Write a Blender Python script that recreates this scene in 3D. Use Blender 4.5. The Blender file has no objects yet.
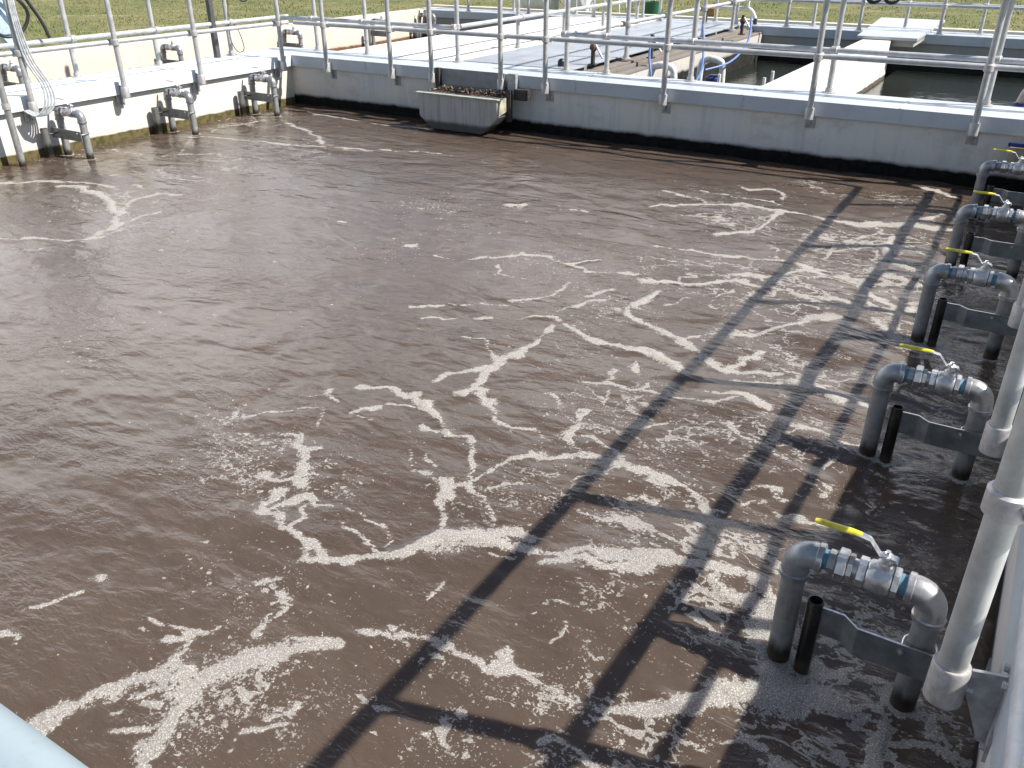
import bpy, bmesh, math, random
import numpy as np
from mathutils import Vector, Matrix
random.seed(7); RNG = np.random.RandomState(11)
PI = math.pi
sc = bpy.context.scene
COL = sc.collection

# ------------------------------------------------------------------ helpers
class MB:
    """collects shapes in one bmesh; build() links it as one mesh object"""
    def __init__(self): self.bm = bmesh.new()
    def box(self, x0, x1, y0, y1, z0, z1, bev=0.0):
        bm = self.bm
        v = [bm.verts.new((x, y, z)) for x in (x0, x1) for y in (y0, y1) for z in (z0, z1)]
        fs = [(0,1,3,2),(4,6,7,5),(0,4,5,1),(2,3,7,6),(0,2,6,4),(1,5,7,3)]
        nf = [bm.faces.new([v[i] for i in f]) for f in fs]
        if bev > 0:
            es = list({e for f in nf for e in f.edges})
            bmesh.ops.bevel(bm, geom=es, offset=bev, segments=2, affect='EDGES', profile=0.6)
        return self
    def ring(self, c, u, w, r, seg):
        return [self.bm.verts.new(c + u*(r*math.cos(2*PI*i/seg)) + w*(r*math.sin(2*PI*i/seg))) for i in range(seg)]
    def tube(self, pts, r, seg=16, caps=True, radii=None):
        pts = [Vector(p) for p in pts]
        n = len(pts); rings = []
        t0 = (pts[1]-pts[0]).normalized()
        ref = Vector((0,0,1)) if abs(t0.z) < 0.9 else Vector((1,0,0))
        u = t0.cross(ref).normalized()
        for i, p in enumerate(pts):
            if i == 0: t = (pts[1]-pts[0])
            elif i == n-1: t = (pts[-1]-pts[-2])
            else: t = (pts[i+1]-pts[i]).normalized() + (pts[i]-pts[i-1]).normalized()
            t = t.normalized()
            u = (u - t*u.dot(t)).normalized(); w = t.cross(u)
            rings.append(self.ring(p, u, w, (radii[i] if radii else r), seg))
        for a, b in zip(rings, rings[1:]):
            for i in range(seg):
                self.bm.faces.new((a[i], a[(i+1)%seg], b[(i+1)%seg], b[i]))
        if caps:
            self.bm.faces.new(list(reversed(rings[0]))); self.bm.faces.new(rings[-1])
        return self
    def cyl(self, p, q, r, seg=20, r2=None, caps=True):
        return self.tube([p, q], r, seg, caps, [r, r if r2 is None else r2])
    def stack(self, o, d, prof, seg=20):
        """lathe along direction d from o: prof = [(t, r)...]"""
        o = Vector(o); d = Vector(d).normalized()
        ref = Vector((0,0,1)) if abs(d.z) < 0.9 else Vector((1,0,0))
        u = d.cross(ref).normalized(); w = d.cross(u)
        rings = [self.ring(o+d*t, u, w, r, seg) for t, r in prof]
        for a, b in zip(rings, rings[1:]):
            for i in range(seg):
                self.bm.faces.new((a[i], a[(i+1)%seg], b[(i+1)%seg], b[i]))
        self.bm.faces.new(list(reversed(rings[0]))); self.bm.faces.new(rings[-1])
        return self
    def torus(self, c, axis, R, r, seg=32, s2=8, a0=0, a1=2*PI):
        c = Vector(c); axis = Vector(axis).normalized()
        ref = Vector((0,0,1)) if abs(axis.z) < 0.9 else Vector((1,0,0))
        u = axis.cross(ref).normalized(); w = axis.cross(u)
        pts = [c + u*(R*math.cos(a0+(a1-a0)*i/seg)) + w*(R*math.sin(a0+(a1-a0)*i/seg)) for i in range(seg+1)]
        return self.tube(pts, r, s2)
    def prism(self, poly, axis, a0, a1):
        """poly: 2D points in the plane perpendicular to axis ('x','y','z')"""
        def P(p, a):
            return {'x': (a, p[0], p[1]), 'y': (p[0], a, p[1]), 'z': (p[0], p[1], a)}[axis]
        A = [self.bm.verts.new(P(p, a0)) for p in poly]; B = [self.bm.verts.new(P(p, a1)) for p in poly]
        n = len(poly)
        self.bm.faces.new(A); self.bm.faces.new(list(reversed(B)))
        for i in range(n): self.bm.faces.new((A[i], B[i], B[(i+1)%n], A[(i+1)%n]))
        return self
    def mesh(self, name, off=(0,0,0), sharp=32):
        bm = self.bm
        bmesh.ops.recalc_face_normals(bm, faces=bm.faces)
        if Vector(off).length > 0: bmesh.ops.translate(bm, verts=bm.verts, vec=-Vector(off))
        for f in bm.faces: f.smooth = True
        for e in bm.edges:
            if len(e.link_faces) == 2 and e.calc_face_angle(0) > math.radians(sharp): e.smooth = False
        me = bpy.data.meshes.new(name); bm.to_mesh(me); bm.free(); return me
    def build(self, name, mat, parent=None, sharp=32):
        off = (0,0,0); p = parent
        while p is not None:
            off = Vector(off) + p.location; p = p.parent
        me = self.mesh(name, off, sharp); me.materials.append(mat)
        o = bpy.data.objects.new(name, me); COL.objects.link(o); o.parent = parent
        return o

def tag(o, label=None, cat=None, group=None, kind=None):
    if label: o['label'] = label
    if cat: o['category'] = cat
    if group: o['group'] = group
    if kind: o['kind'] = kind
    return o
def thing(name, label, cat, loc=(0,0,0), group=None):
    o = bpy.data.objects.new(name, None); COL.objects.link(o); o.location = loc
    o.empty_display_size = 0.1
    return tag(o, label, cat, group)
def place(name, me, parent, loc, rz=0.0):
    o = bpy.data.objects.new(name, me); COL.objects.link(o); o.parent = parent
    o.location = Vector(loc) - parent.location if parent.parent is None else loc
    o.rotation_euler = (0, 0, rz); return o
def copy_tree(o, parent=None):
    c = o.copy(); COL.objects.link(c); c.parent = parent
    for ch in list(o.children): copy_tree(ch, c)
    return c

# ------------------------------------------------------------------ numpy noise
def vnoise(x, y, seed):
    r = np.random.RandomState(seed); N = 256
    L = r.rand(N, N)*2-1
    xi = np.floor(x).astype(int); yi = np.floor(y).astype(int)
    fx = x-xi; fy = y-yi
    fx = fx*fx*fx*(fx*(fx*6-15)+10); fy = fy*fy*fy*(fy*(fy*6-15)+10)
    a = L[xi%N, yi%N]; b = L[(xi+1)%N, yi%N]; c = L[xi%N, (yi+1)%N]; d = L[(xi+1)%N, (yi+1)%N]
    return (a*(1-fx)+b*fx)*(1-fy)+(c*(1-fx)+d*fx)*fy

# ------------------------------------------------------------------ materials
def new_mat(name):
    m = bpy.data.materials.new(name); m.use_nodes = True
    nt = m.node_tree; nt.nodes.clear()
    out = nt.nodes.new('ShaderNodeOutputMaterial'); b = nt.nodes.new('ShaderNodeBsdfPrincipled')
    nt.links.new(b.outputs[0], out.inputs[0])
    return m, nt, b
class N:
    def __init__(s, nt): s.nt = nt
    def n(s, t, **k):
        nd = s.nt.nodes.new(t)
        for a, v in k.items(): setattr(nd, a, v)
        return nd
    def L(s, a, b): s.nt.links.new(a, b)
    def setin(s, sock, v):
        if hasattr(v, 'links'): s.L(v, sock)
        else: sock.default_value = v
    def math(s, op, a, b=0.0, c=None, clamp=False):
        m = s.n('ShaderNodeMath', operation=op, use_clamp=clamp)
        s.setin(m.inputs[0], a); s.setin(m.inputs[1], b)
        if c is not None: s.setin(m.inputs[2], c)
        return m.outputs[0]
    def noise(s, vec, scale, detail=4, rough=0.55, dist=0.0, out='Fac'):
        m = s.n('ShaderNodeTexNoise'); s.L(vec, m.inputs['Vector'])
        m.inputs['Scale'].default_value = scale; m.inputs['Detail'].default_value = detail
        m.inputs['Roughness'].default_value = rough; m.inputs['Distortion'].default_value = dist
        return m.outputs[out]
    def vor(s, vec, scale, feature='F1', out='Distance', rnd=1.0):
        m = s.n('ShaderNodeTexVoronoi', feature=feature); s.L(vec, m.inputs['Vector'])
        m.inputs['Scale'].default_value = scale; m.inputs['Randomness'].default_value = rnd
        return m.outputs[out]
    def sstep(s, v, a, b, lo=0.0, hi=1.0):
        m = s.n('ShaderNodeMapRange', interpolation_type='SMOOTHSTEP')
        s.setin(m.inputs[0], v); m.inputs[1].default_value = a; m.inputs[2].default_value = b
        m.inputs[3].default_value = lo; m.inputs[4].default_value = hi
        return m.outputs[0]
    def mix(s, f, a, b):
        m = s.n('ShaderNodeMix', data_type='RGBA'); s.setin(m.inputs[0], f)
        s.setin(m.inputs[6], a if hasattr(a, 'links') else (*a, 1) if len(a) == 3 else a)
        s.setin(m.inputs[7], b if hasattr(b, 'links') else (*b, 1) if len(b) == 3 else b)
        return m.outputs[2]
    def map(s, vec, scale=(1,1,1), loc=(0,0,0), rot=(0,0,0)):
        m = s.n('ShaderNodeMapping'); s.L(vec, m.inputs[0])
        m.inputs['Scale'].default_value = scale; m.inputs['Location'].default_value = loc; m.inputs['Rotation'].default_value = rot
        return m.outputs[0]
    def pos(s): return s.n('ShaderNodeNewGeometry').outputs['Position']
    def sep(s, v):
        m = s.n('ShaderNodeSeparateXYZ'); s.L(v, m.inputs[0]); return m.outputs
    def bump(s, h, dist, strength=1.0, normal=None):
        b = s.n('ShaderNodeBump'); s.L(h, b.inputs['Height']); b.inputs['Distance'].default_value = dist
        b.inputs['Strength'].default_value = strength
        if normal is not None: s.L(normal, b.inputs['Normal'])
        return b.outputs[0]

def mat_concrete(name, base, band=None, band_h=0.13, band_soft=0.05, streak=0.25, band_z=0.0):
    m, nt, b = new_mat(name); g = N(nt); P = g.pos()
    n1 = g.noise(P, 1.7, 5, .6); n2 = g.noise(P, 26, 4, .6)
    st = g.noise(g.map(P, (9, 9, .7)), 1.0, 4, .65)
    dark = tuple(c*.72 for c in base); warm = (base[0]*1.06, base[1]*1.0, base[2]*.9)
    col = g.mix(g.sstep(n1, .35, .68), base, warm)
    col = g.mix(g.math('MULTIPLY', g.sstep(st, .45, .75), streak), col, dark)
    col = g.mix(g.math('MULTIPLY', g.sstep(n2, .5, .8), .25), col, dark)
    pk = g.math('MULTIPLY', g.sstep(g.noise(g.map(P, (2.2, 2.2, 3.5)), 1, 6, .72), .52, .66), streak)
    col = g.mix(pk, col, (base[0]*.78, base[1]*.74, base[2]*.68))
    if band:
        z = g.sep(P)[2]
        wob = g.math('MULTIPLY', g.math('SUBTRACT', g.noise(P, 4, 4, .6), .5), .07)
        zz = g.math('ADD', g.math('SUBTRACT', z, band_z), wob)
        f = g.sstep(zz, band_h-band_soft, band_h+band_soft, 1, 0)
        bc = g.mix(g.sstep(g.noise(P, 14, 4), .4, .65), band[0], band[1])
        col = g.mix(f, col, bc)
        drip = g.math('MULTIPLY', g.math('MULTIPLY', g.sstep(zz, band_h, band_h+.16, .45, 0), g.sstep(st, .3, .7, .5, 1)), g.math('SUBTRACT', 1.0, f))
        col = g.mix(drip, col, dark)
    g.L(col, b.inputs['Base Color']); b.inputs['Roughness'].default_value = .9; b.inputs['Specular IOR Level'].default_value = .2
    g.L(g.bump(g.noise(P, 60, 4, .6), .004, .5), b.inputs['Normal'])
    return m
def mat_metal(name, base, metallic=.6, rough=.42, var=.12, scale=9, bump=.0):
    m, nt, b = new_mat(name); g = N(nt)
    P = g.n('ShaderNodeTexCoord').outputs['Object']; W = g.pos()
    n1 = g.noise(W, scale, 5, .65); n2 = g.noise(P, scale*6, 3, .6)
    lo = tuple(c*(1-var*2) for c in base); hi = tuple(min(1, c*(1+var)) for c in base)
    col = g.mix(g.sstep(n1, .3, .7), lo, hi)
    col = g.mix(g.math('MULTIPLY', g.sstep(n2, .55, .8), .35), col, tuple(c*.7 for c in base))
    g.L(col, b.inputs['Base Color']); b.inputs['Metallic'].default_value = metallic
    g.L(g.sstep(n1, .2, .8, rough-.08, rough+.12), b.inputs['Roughness'])
    if bump: g.L(g.bump(n2, bump, .6), b.inputs['Normal'])
    return m
def mat_pipe(name, base, metallic=.35, rough=.42, wet_top=.055):
    """grey pipe with the dark wet growth it has at the waterline"""
    m, nt, b = new_mat(name); g = N(nt); W = g.pos()
    n1 = g.noise(W, 16, 5, .65); n2 = g.noise(g.map(W, (40, 40, 6)), 1, 4, .6)
    col = g.mix(g.sstep(n1, .3, .7), tuple(c*.74 for c in base), tuple(c*1.1 for c in base))
    col = g.mix(g.math('MULTIPLY', g.sstep(n2, .5, .72), .5), col, (base[0]*.55, base[1]*.5, base[2]*.42))
    col = g.mix(g.math('MULTIPLY', g.sstep(g.noise(W, 130, 2), .64, .7), .6), col, (.30,.27,.23))
    z = g.math('ADD', g.sep(W)[2], g.math('MULTIPLY', g.math('SUBTRACT', n2, .5), .07))
    f = g.sstep(z, wet_top-.03, wet_top+.05, 1, 0)
    slime = g.mix(g.sstep(z, .01, .05), (.055, .038, .022), (.012, .011, .010))
    col = g.mix(f, col, slime)
    g.L(col, b.inputs['Base Color'])
    b.inputs['Metallic'].default_value = metallic
    g.L(g.sstep(f, 0, 1, rough, .3), b.inputs['Roughness'])
    g.L(g.bump(g.noise(W, 90, 3), .0015, .5), b.inputs['Normal'])
    return m
def mat_plain(name, base, rough=.5, metallic=0.0, var=.15, scale=20):
    return mat_metal(name, base, metallic, rough, var, scale)

SUN_E, SKY_E, EXPO = 5.1, .076, .75
WATER_A, WATER_B = (.073,.053,.040), (.085,.062,.047)
FOAM_HI, FOAM_LO = (.52,.495,.46), (.27,.25,.225)
CLOUD = (24, 23.7, 24.4)
NEAR_Y = .146
FOAM=[(0.025,1.0,[(-2.37,0.81),(-2.35,0.83),(-2.30,0.91),(-2.26,0.99),(-2.24,1.05),(-2.22,1.11),(-2.21,1.16)]),
(0.052,1.0,[(-2.12,1.18),(-2.09,1.21)]),
(0.014,1.0,[(-2.24,1.18),(-2.24,1.27),(-2.25,1.31)]),
(0.031,1.0,[(-2.22,1.11),(-2.21,1.17),(-2.19,1.20)]),
(0.039,1.0,[(-1.98,0.91),(-1.99,0.95),(-2.00,1.03),(-2.01,1.12),(-2.00,1.22),(-1.97,1.31),(-1.92,1.38),(-1.86,1.48),(-1.81,1.55),(-1.73,1.60)]),
(0.024,1.0,[(-1.92,0.89),(-1.98,0.98),(-2.00,1.04)]),
(0.027,1.0,[(-1.72,1.67),(-1.63,1.72),(-1.52,1.77),(-1.42,1.80),(-1.34,1.82),(-1.23,1.84),(-1.15,1.84),(-1.04,1.85),(-0.96,1.84),(-0.87,1.84)]),
(0.018,1.0,[(-1.20,1.87),(-1.07,1.86),(-1.04,1.90)]),
(0.030,1.0,[(-0.81,1.86),(-0.72,1.90),(-0.62,1.96),(-0.53,2.01),(-0.48,2.07),(-0.41,2.17)]),
(0.051,1.0,[(-0.54,2.03),(-0.46,2.10),(-0.39,2.21)]),
(0.026,1.0,[(-2.17,1.90),(-2.09,1.92),(-2.01,1.96),(-1.93,2.05),(-1.84,2.14)]),
(0.058,1.2,[(-1.85,2.12),(-1.79,2.21),(-1.74,2.29),(-1.68,2.34),(-1.59,2.38),(-1.51,2.41)]),
(0.027,1.0,[(-1.61,2.41),(-1.50,2.51),(-1.40,2.52)]),
(0.036,1.2,[(-1.51,2.41),(-1.41,2.44),(-1.33,2.47),(-1.24,2.53),(-1.18,2.58),(-1.09,2.59),(-0.98,2.61),(-0.90,2.63),(-0.78,2.66),(-0.67,2.69),(-0.57,2.72),(-0.49,2.72)]),
(0.026,1.0,[(-1.31,2.42),(-1.20,2.49),(-1.04,2.54),(-0.92,2.57)]),
(0.067,1.1,[(-0.52,2.69),(-0.45,2.63),(-0.42,2.52),(-0.44,2.42)]),
(0.043,0.8,[(-0.61,2.57),(-0.53,2.58),(-0.46,2.53)]),
(0.029,1.0,[(-2.00,2.68),(-1.94,2.57),(-1.86,2.47),(-1.78,2.37)]),
(0.034,1.0,[(-2.56,2.06),(-2.52,2.14),(-2.47,2.23),(-2.39,2.25)]),
(0.017,1.0,[(-2.39,2.25),(-2.26,2.27),(-2.12,2.25),(-2.02,2.21),(-1.94,2.14)]),
(0.032,1.0,[(-2.54,2.06),(-2.39,2.06),(-2.27,2.03),(-2.17,1.98),(-2.10,1.92)]),
(0.021,0.8,[(-2.19,1.88),(-2.20,1.97)]),
(0.016,0.8,[(-2.27,2.23),(-2.14,2.15),(-2.04,2.09),(-1.97,2.08)]),
(0.017,0.8,[(-2.43,2.19),(-2.33,2.14),(-2.33,2.09)]),
(0.025,0.8,[(-2.91,2.57),(-2.78,2.49),(-2.74,2.54)]),
(0.024,0.8,[(-2.74,2.49),(-2.65,2.38),(-2.61,2.31),(-2.51,2.29)]),
(0.018,0.7,[(-2.81,2.27),(-2.68,2.29),(-2.64,2.34)]),
(0.017,0.7,[(-2.70,2.18),(-2.57,2.10)]),
(0.029,0.8,[(-2.64,2.22),(-2.59,2.13)]),
(0.014,0.7,[(-3.25,2.60),(-3.15,2.74),(-3.07,2.84),(-2.96,2.85),(-2.87,2.72)]),
(0.019,0.7,[(-3.25,2.38),(-3.12,2.48)]),
(0.014,0.7,[(-3.14,2.94),(-3.09,3.06),(-2.96,3.01)]),
(0.014,0.6,[(-3.29,2.56),(-3.40,2.68)]),
(0.018,1.0,[(-2.98,3.17),(-2.82,3.24),(-2.67,3.25),(-2.61,3.33)]),
(0.012,1.0,[(-2.69,2.91),(-2.80,2.89),(-2.79,2.98),(-2.67,3.12),(-2.53,3.18),(-2.44,3.17)]),
(0.040,1.0,[(-2.51,3.26),(-2.36,3.12),(-2.30,3.01)]),
(0.033,1.0,[(-2.38,3.01),(-2.30,3.03)]),
(0.021,1.0,[(-2.64,3.30),(-2.52,3.21),(-2.44,3.19)]),
(0.016,1.0,[(-2.27,3.03),(-2.18,3.05),(-2.08,3.00),(-1.96,2.86),(-1.91,2.76)]),
(0.035,1.0,[(-1.90,2.72),(-1.85,2.68)]),
(0.018,1.0,[(-1.94,2.68),(-1.91,2.73)]),
(0.012,0.8,[(-1.87,2.76),(-1.86,2.99),(-1.79,3.09)]),
(0.012,0.7,[(-2.29,3.02),(-2.22,2.91)]),
(0.018,0.8,[(-2.17,2.68),(-2.09,2.67)]),
(0.012,0.7,[(-2.31,2.80),(-2.21,2.72),(-2.11,2.68),(-2.04,2.65)]),
(0.012,0.7,[(-2.18,2.83),(-2.09,2.73)]),
(0.027,1.0,[(-2.67,3.46),(-2.67,3.62),(-2.53,3.76),(-2.46,3.90),(-2.42,4.04),(-2.40,4.18),(-2.46,4.38)]),
(0.038,1.0,[(-2.55,3.76),(-2.50,3.78)]),
(0.012,0.8,[(-2.84,4.02),(-2.72,4.06),(-2.56,3.96),(-2.52,3.89)]),
(0.031,0.9,[(-2.39,4.02),(-2.42,4.12)]),
(0.022,1.0,[(-2.50,3.75),(-2.40,3.56),(-2.32,3.47)]),
(0.036,0.9,[(-2.42,3.46),(-2.36,3.54)]),
(0.024,1.0,[(-2.32,3.47),(-2.19,3.37),(-2.09,3.28),(-1.98,3.25)]),
(0.020,1.0,[(-1.98,3.25),(-1.87,3.32)]),
(0.012,0.7,[(-1.87,3.32),(-1.72,3.27)]),
(0.026,1.0,[(-1.76,3.63),(-1.72,3.51),(-1.70,3.40),(-1.66,3.29)]),
(0.012,0.8,[(-2.04,3.64),(-1.93,3.61),(-1.85,3.53)]),
(0.018,1.0,[(-1.93,3.90),(-1.85,3.99),(-1.74,3.97),(-1.64,3.99)]),
(0.012,0.8,[(-1.64,3.99),(-1.52,4.11),(-1.43,4.13)]),
(0.012,0.8,[(-1.86,4.03),(-1.82,4.14)]),
(0.014,0.8,[(-1.77,3.90),(-1.73,3.76)]),
(0.022,0.9,[(-1.74,4.27),(-1.67,4.13)]),
(0.027,1.0,[(-2.11,4.45),(-1.95,4.49),(-1.77,4.48),(-1.66,4.48)]),
(0.038,1.0,[(-1.66,4.48),(-1.57,4.41),(-1.48,4.34)]),
(0.019,1.0,[(-1.82,4.50),(-1.69,4.52),(-1.54,4.43)]),
(0.019,1.0,[(-1.65,3.37),(-1.48,3.31),(-1.38,3.26)]),
(0.030,1.1,[(-1.38,3.24),(-1.26,3.25),(-1.18,3.24),(-1.10,3.21)]),
(0.019,1.0,[(-1.79,3.09),(-1.65,3.15),(-1.55,3.17),(-1.41,3.21)]),
(0.015,1.0,[(-1.59,3.19),(-1.46,3.21),(-1.35,3.23)]),
(0.024,1.0,[(-1.21,3.18),(-1.14,3.17)]),
(0.012,0.8,[(-1.42,3.59),(-1.36,3.66),(-1.26,3.71)]),
(0.012,0.9,[(-1.47,2.81),(-1.45,2.92),(-1.43,3.03),(-1.39,3.19)]),
(0.012,0.6,[(-1.77,2.75),(-1.72,2.80)]),
(0.012,0.6,[(-1.79,2.67),(-1.69,2.64),(-1.61,2.54)]),
(0.012,0.6,[(-1.17,3.04),(-1.10,3.04),(-1.02,2.98)]),
(0.017,1.0,[(-1.15,3.23),(-1.09,3.23),(-1.02,3.20),(-0.91,3.13),(-0.79,3.10),(-0.74,3.09)]),
(0.012,0.9,[(-0.99,3.20),(-0.86,3.23)]),
(0.018,1.0,[(-0.84,3.34),(-0.76,3.36),(-0.66,3.40)]),
(0.012,0.8,[(-0.68,3.36),(-0.61,3.37)]),
(0.012,1.0,[(-0.73,3.22),(-0.65,3.31),(-0.53,3.30),(-0.41,3.29)]),
(0.012,0.9,[(-0.46,3.55),(-0.46,3.46)]),
(0.012,0.9,[(-0.49,4.02),(-0.49,3.90),(-0.53,3.75),(-0.56,3.59)]),
(0.012,0.8,[(-1.05,3.85),(-0.89,3.81),(-0.67,3.72),(-0.62,3.72)]),
(0.028,1.0,[(-1.39,4.17),(-1.21,4.17),(-1.03,4.15),(-0.90,4.11)]),
(0.020,1.0,[(-0.84,4.07),(-0.71,4.06),(-0.55,4.02),(-0.41,4.03)]),
(0.042,1.0,[(-0.85,4.50),(-0.74,4.48),(-0.61,4.41)]),
(0.021,1.0,[(-0.56,4.44),(-0.45,4.44)]),
(0.012,0.8,[(-1.59,3.98),(-1.29,3.99),(-1.18,4.01),(-1.10,4.11)]),
(0.022,0.7,[(-1.17,4.38),(-1.03,4.42),(-0.90,4.45)]),
(0.012,0.6,[(-0.63,3.77),(-0.61,3.89)]),
(0.019,1.0,[(-0.44,3.99),(-0.34,4.00)]),
(0.021,1.0,[(-3.00,7.36),(-2.80,7.60),(-2.53,7.76),(-2.24,7.90),(-1.95,7.88)]),
(0.028,1.0,[(-1.99,7.86),(-1.77,7.91),(-1.48,7.84),(-1.20,7.83),(-0.89,7.95)]),
(0.015,0.9,[(-3.07,7.93),(-2.74,7.92),(-2.52,7.77)]),
(0.015,0.9,[(-2.77,8.20),(-2.37,8.14),(-2.07,8.16),(-1.92,8.01)]),
(0.019,0.9,[(-2.51,8.58),(-2.34,8.45),(-2.14,8.57),(-1.97,8.38),(-1.93,8.00)]),
(0.020,0.9,[(-1.90,7.80),(-1.91,7.30),(-1.96,7.10),(-2.17,6.88)]),
(0.015,0.9,[(-2.50,6.35),(-2.22,6.40),(-1.97,6.41),(-1.76,6.46),(-1.51,6.52)]),
(0.019,0.9,[(-1.51,6.52),(-1.35,6.51),(-1.08,6.49),(-0.85,6.44)]),
(0.012,0.8,[(-1.66,6.89),(-1.54,6.53)]),
(0.015,0.8,[(-1.24,6.82),(-1.24,6.96),(-1.05,7.05)]),
(0.037,1.0,[(-2.27,5.53),(-2.11,5.63),(-1.86,5.71)]),
(0.019,0.9,[(-1.86,5.71),(-1.59,5.99)]),
(0.027,1.0,[(-1.65,5.91),(-1.35,5.97),(-1.13,5.92),(-0.91,5.95)]),
(0.026,1.0,[(-0.91,5.95),(-0.70,5.86),(-0.57,5.84)]),
(0.028,0.8,[(-1.72,6.04),(-1.46,6.19),(-1.28,6.38),(-1.06,6.38),(-0.90,6.48)]),
(0.036,0.8,[(-2.09,5.12),(-2.07,5.36),(-2.04,5.44)]),
(0.012,0.8,[(-1.62,5.31),(-1.70,5.47),(-1.62,5.74)]),
(0.012,0.7,[(-1.95,5.22),(-1.82,5.40)]),
(0.025,1.0,[(-1.99,4.89),(-1.81,4.80),(-1.61,4.74)]),
(0.035,1.0,[(-1.63,4.73),(-1.52,4.66),(-1.42,4.56),(-1.27,4.51)]),
(0.015,1.0,[(-1.63,4.77),(-1.52,4.94),(-1.28,5.02),(-1.17,5.19),(-1.03,5.39)]),
(0.029,0.9,[(-1.03,5.42),(-0.87,5.56)]),
(0.012,0.8,[(-1.13,4.95),(-1.02,4.90),(-0.95,4.86)]),
(0.014,0.9,[(-1.28,4.53),(-1.18,4.72),(-1.18,4.83)]),
(0.022,1.0,[(-1.27,4.52),(-1.13,4.55),(-0.97,4.61)]),
(0.023,0.9,[(-0.88,6.42),(-0.75,6.26),(-0.62,6.12)]),
(0.021,0.8,[(-1.08,7.38),(-0.99,7.76)]),
(0.040,0.9,[(-0.85,7.58),(-0.84,7.17),(-0.76,6.94),(-0.64,6.86)]),
(0.040,0.9,[(-0.55,5.53),(-0.48,5.41)]),
(0.022,0.8,[(-0.87,9.42),(-0.64,9.31),(-0.56,9.14)]),
(0.028,1.0,[(-1.36,7.84),(-1.08,7.93),(-0.73,8.01),(-0.50,8.05)]),
(0.028,0.9,[(-0.69,8.17),(-0.55,8.43)]),
(0.029,0.8,[(-1.36,6.53),(-1.15,6.38),(-0.92,6.37)]),
(0.018,1.0,[(-0.87,6.33),(-0.74,6.20),(-0.62,6.06),(-0.44,5.94)]),
(0.028,0.8,[(-0.88,6.64),(-0.66,6.63),(-0.49,6.58)]),
(0.035,0.8,[(-0.79,6.02),(-0.65,5.90),(-0.54,5.84)]),
(0.032,0.9,[(-0.64,5.65),(-0.52,5.53),(-0.46,5.43),(-0.40,5.39)]),
(0.034,0.8,[(-0.54,5.94),(-0.44,6.02)]),
(0.017,0.8,[(-0.50,5.60),(-0.47,5.80)]),
(0.016,0.7,[(-0.65,5.58),(-0.56,5.60)]),
(0.026,0.8,[(-4.30,5.24),(-4.19,5.33)]),
(0.015,0.8,[(-3.93,5.23),(-3.64,5.29),(-3.49,5.44),(-3.36,5.60)]),
(0.019,0.8,[(-3.35,5.28),(-3.28,5.10),(-3.13,5.11)]),
(0.020,0.7,[(-3.36,5.60),(-3.12,5.66)]),
(0.039,0.8,[(-2.93,5.59),(-2.85,5.66),(-2.76,5.77)]),
(0.019,0.9,[(-3.12,5.66),(-2.84,5.56),(-2.60,5.53),(-2.33,5.66),(-2.18,5.61)]),
(0.024,0.9,[(-2.57,5.55),(-2.33,5.66)]),
(0.016,0.8,[(-3.46,4.22),(-3.38,4.35),(-3.25,4.43)]),
(0.012,0.8,[(-3.21,4.47),(-3.08,4.53),(-2.88,4.61)]),
(0.022,0.9,[(-2.89,4.69),(-2.80,4.78)]),
(0.012,0.7,[(-2.79,4.79),(-2.72,4.96),(-2.71,5.08),(-2.72,5.26)]),
(0.012,0.8,[(-3.29,4.16),(-3.02,4.32),(-2.77,4.42),(-2.66,4.58)]),
(0.051,0.9,[(-2.61,4.57),(-2.49,4.61)]),
(0.016,0.9,[(-2.49,4.47),(-2.44,4.35)]),
(0.020,0.9,[(-2.40,4.54),(-2.27,4.48),(-2.12,4.44)]),
(0.027,0.8,[(-2.50,4.92),(-2.44,5.04),(-2.35,5.08)]),
(0.013,0.7,[(-2.53,4.76),(-2.46,4.92)]),
(0.014,0.7,[(-2.51,5.09),(-2.41,5.26)]),
(0.012,0.8,[(-2.48,6.04),(-2.42,5.92),(-2.32,5.80)]),
(0.021,0.9,[(-2.14,5.06),(-2.06,4.94),(-1.94,4.86),(-1.83,4.79)]),
(0.044,0.7,[(-2.12,5.11),(-2.09,5.28)]),
(0.018,0.7,[(-3.80,6.88),(-3.45,6.94)]),
(0.060,0.4,[(-4.16,6.75),(-4.04,6.82)]),
(0.029,0.9,[(-9.11,4.67),(-8.86,4.91),(-8.48,5.04)]),
(0.050,0.9,[(-8.43,4.89),(-8.29,4.98),(-7.96,4.91),(-7.56,4.82),(-7.19,4.66)]),
(0.033,0.9,[(-7.19,4.66),(-6.91,4.47),(-6.80,4.33),(-6.75,4.07),(-6.85,3.88)]),
(0.023,0.9,[(-6.85,3.88),(-7.03,3.84),(-7.23,3.78),(-7.36,3.64)]),
(0.019,0.8,[(-8.48,5.04),(-8.26,5.18),(-7.83,5.16)]),
(0.022,0.8,[(-7.19,4.66),(-7.39,5.01),(-7.40,5.25),(-7.16,5.35)]),
(0.023,0.7,[(-6.84,4.87),(-6.87,4.67),(-6.84,4.40)]),
(0.013,0.8,[(-6.69,3.80),(-6.71,4.00),(-6.67,4.11),(-6.70,4.49),(-6.66,4.61)]),
(0.015,0.7,[(-6.95,3.50),(-6.78,3.65)]),
(0.013,0.8,[(-8.68,6.32),(-8.54,6.52),(-8.21,6.72),(-7.67,6.75)]),
(0.012,0.7,[(-8.56,6.51),(-8.87,6.88),(-9.10,7.13)]),
(0.019,0.9,[(-9.24,7.25),(-8.74,7.35),(-8.32,7.46),(-7.81,7.57),(-7.45,7.72)]),
(0.012,0.7,[(-8.38,5.44),(-8.08,5.72),(-7.54,5.80),(-7.25,5.88)]),
(0.013,0.7,[(-9.48,6.26),(-8.92,6.23)]),
(0.015,0.7,[(-7.87,5.37),(-7.64,5.28)]),
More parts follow.
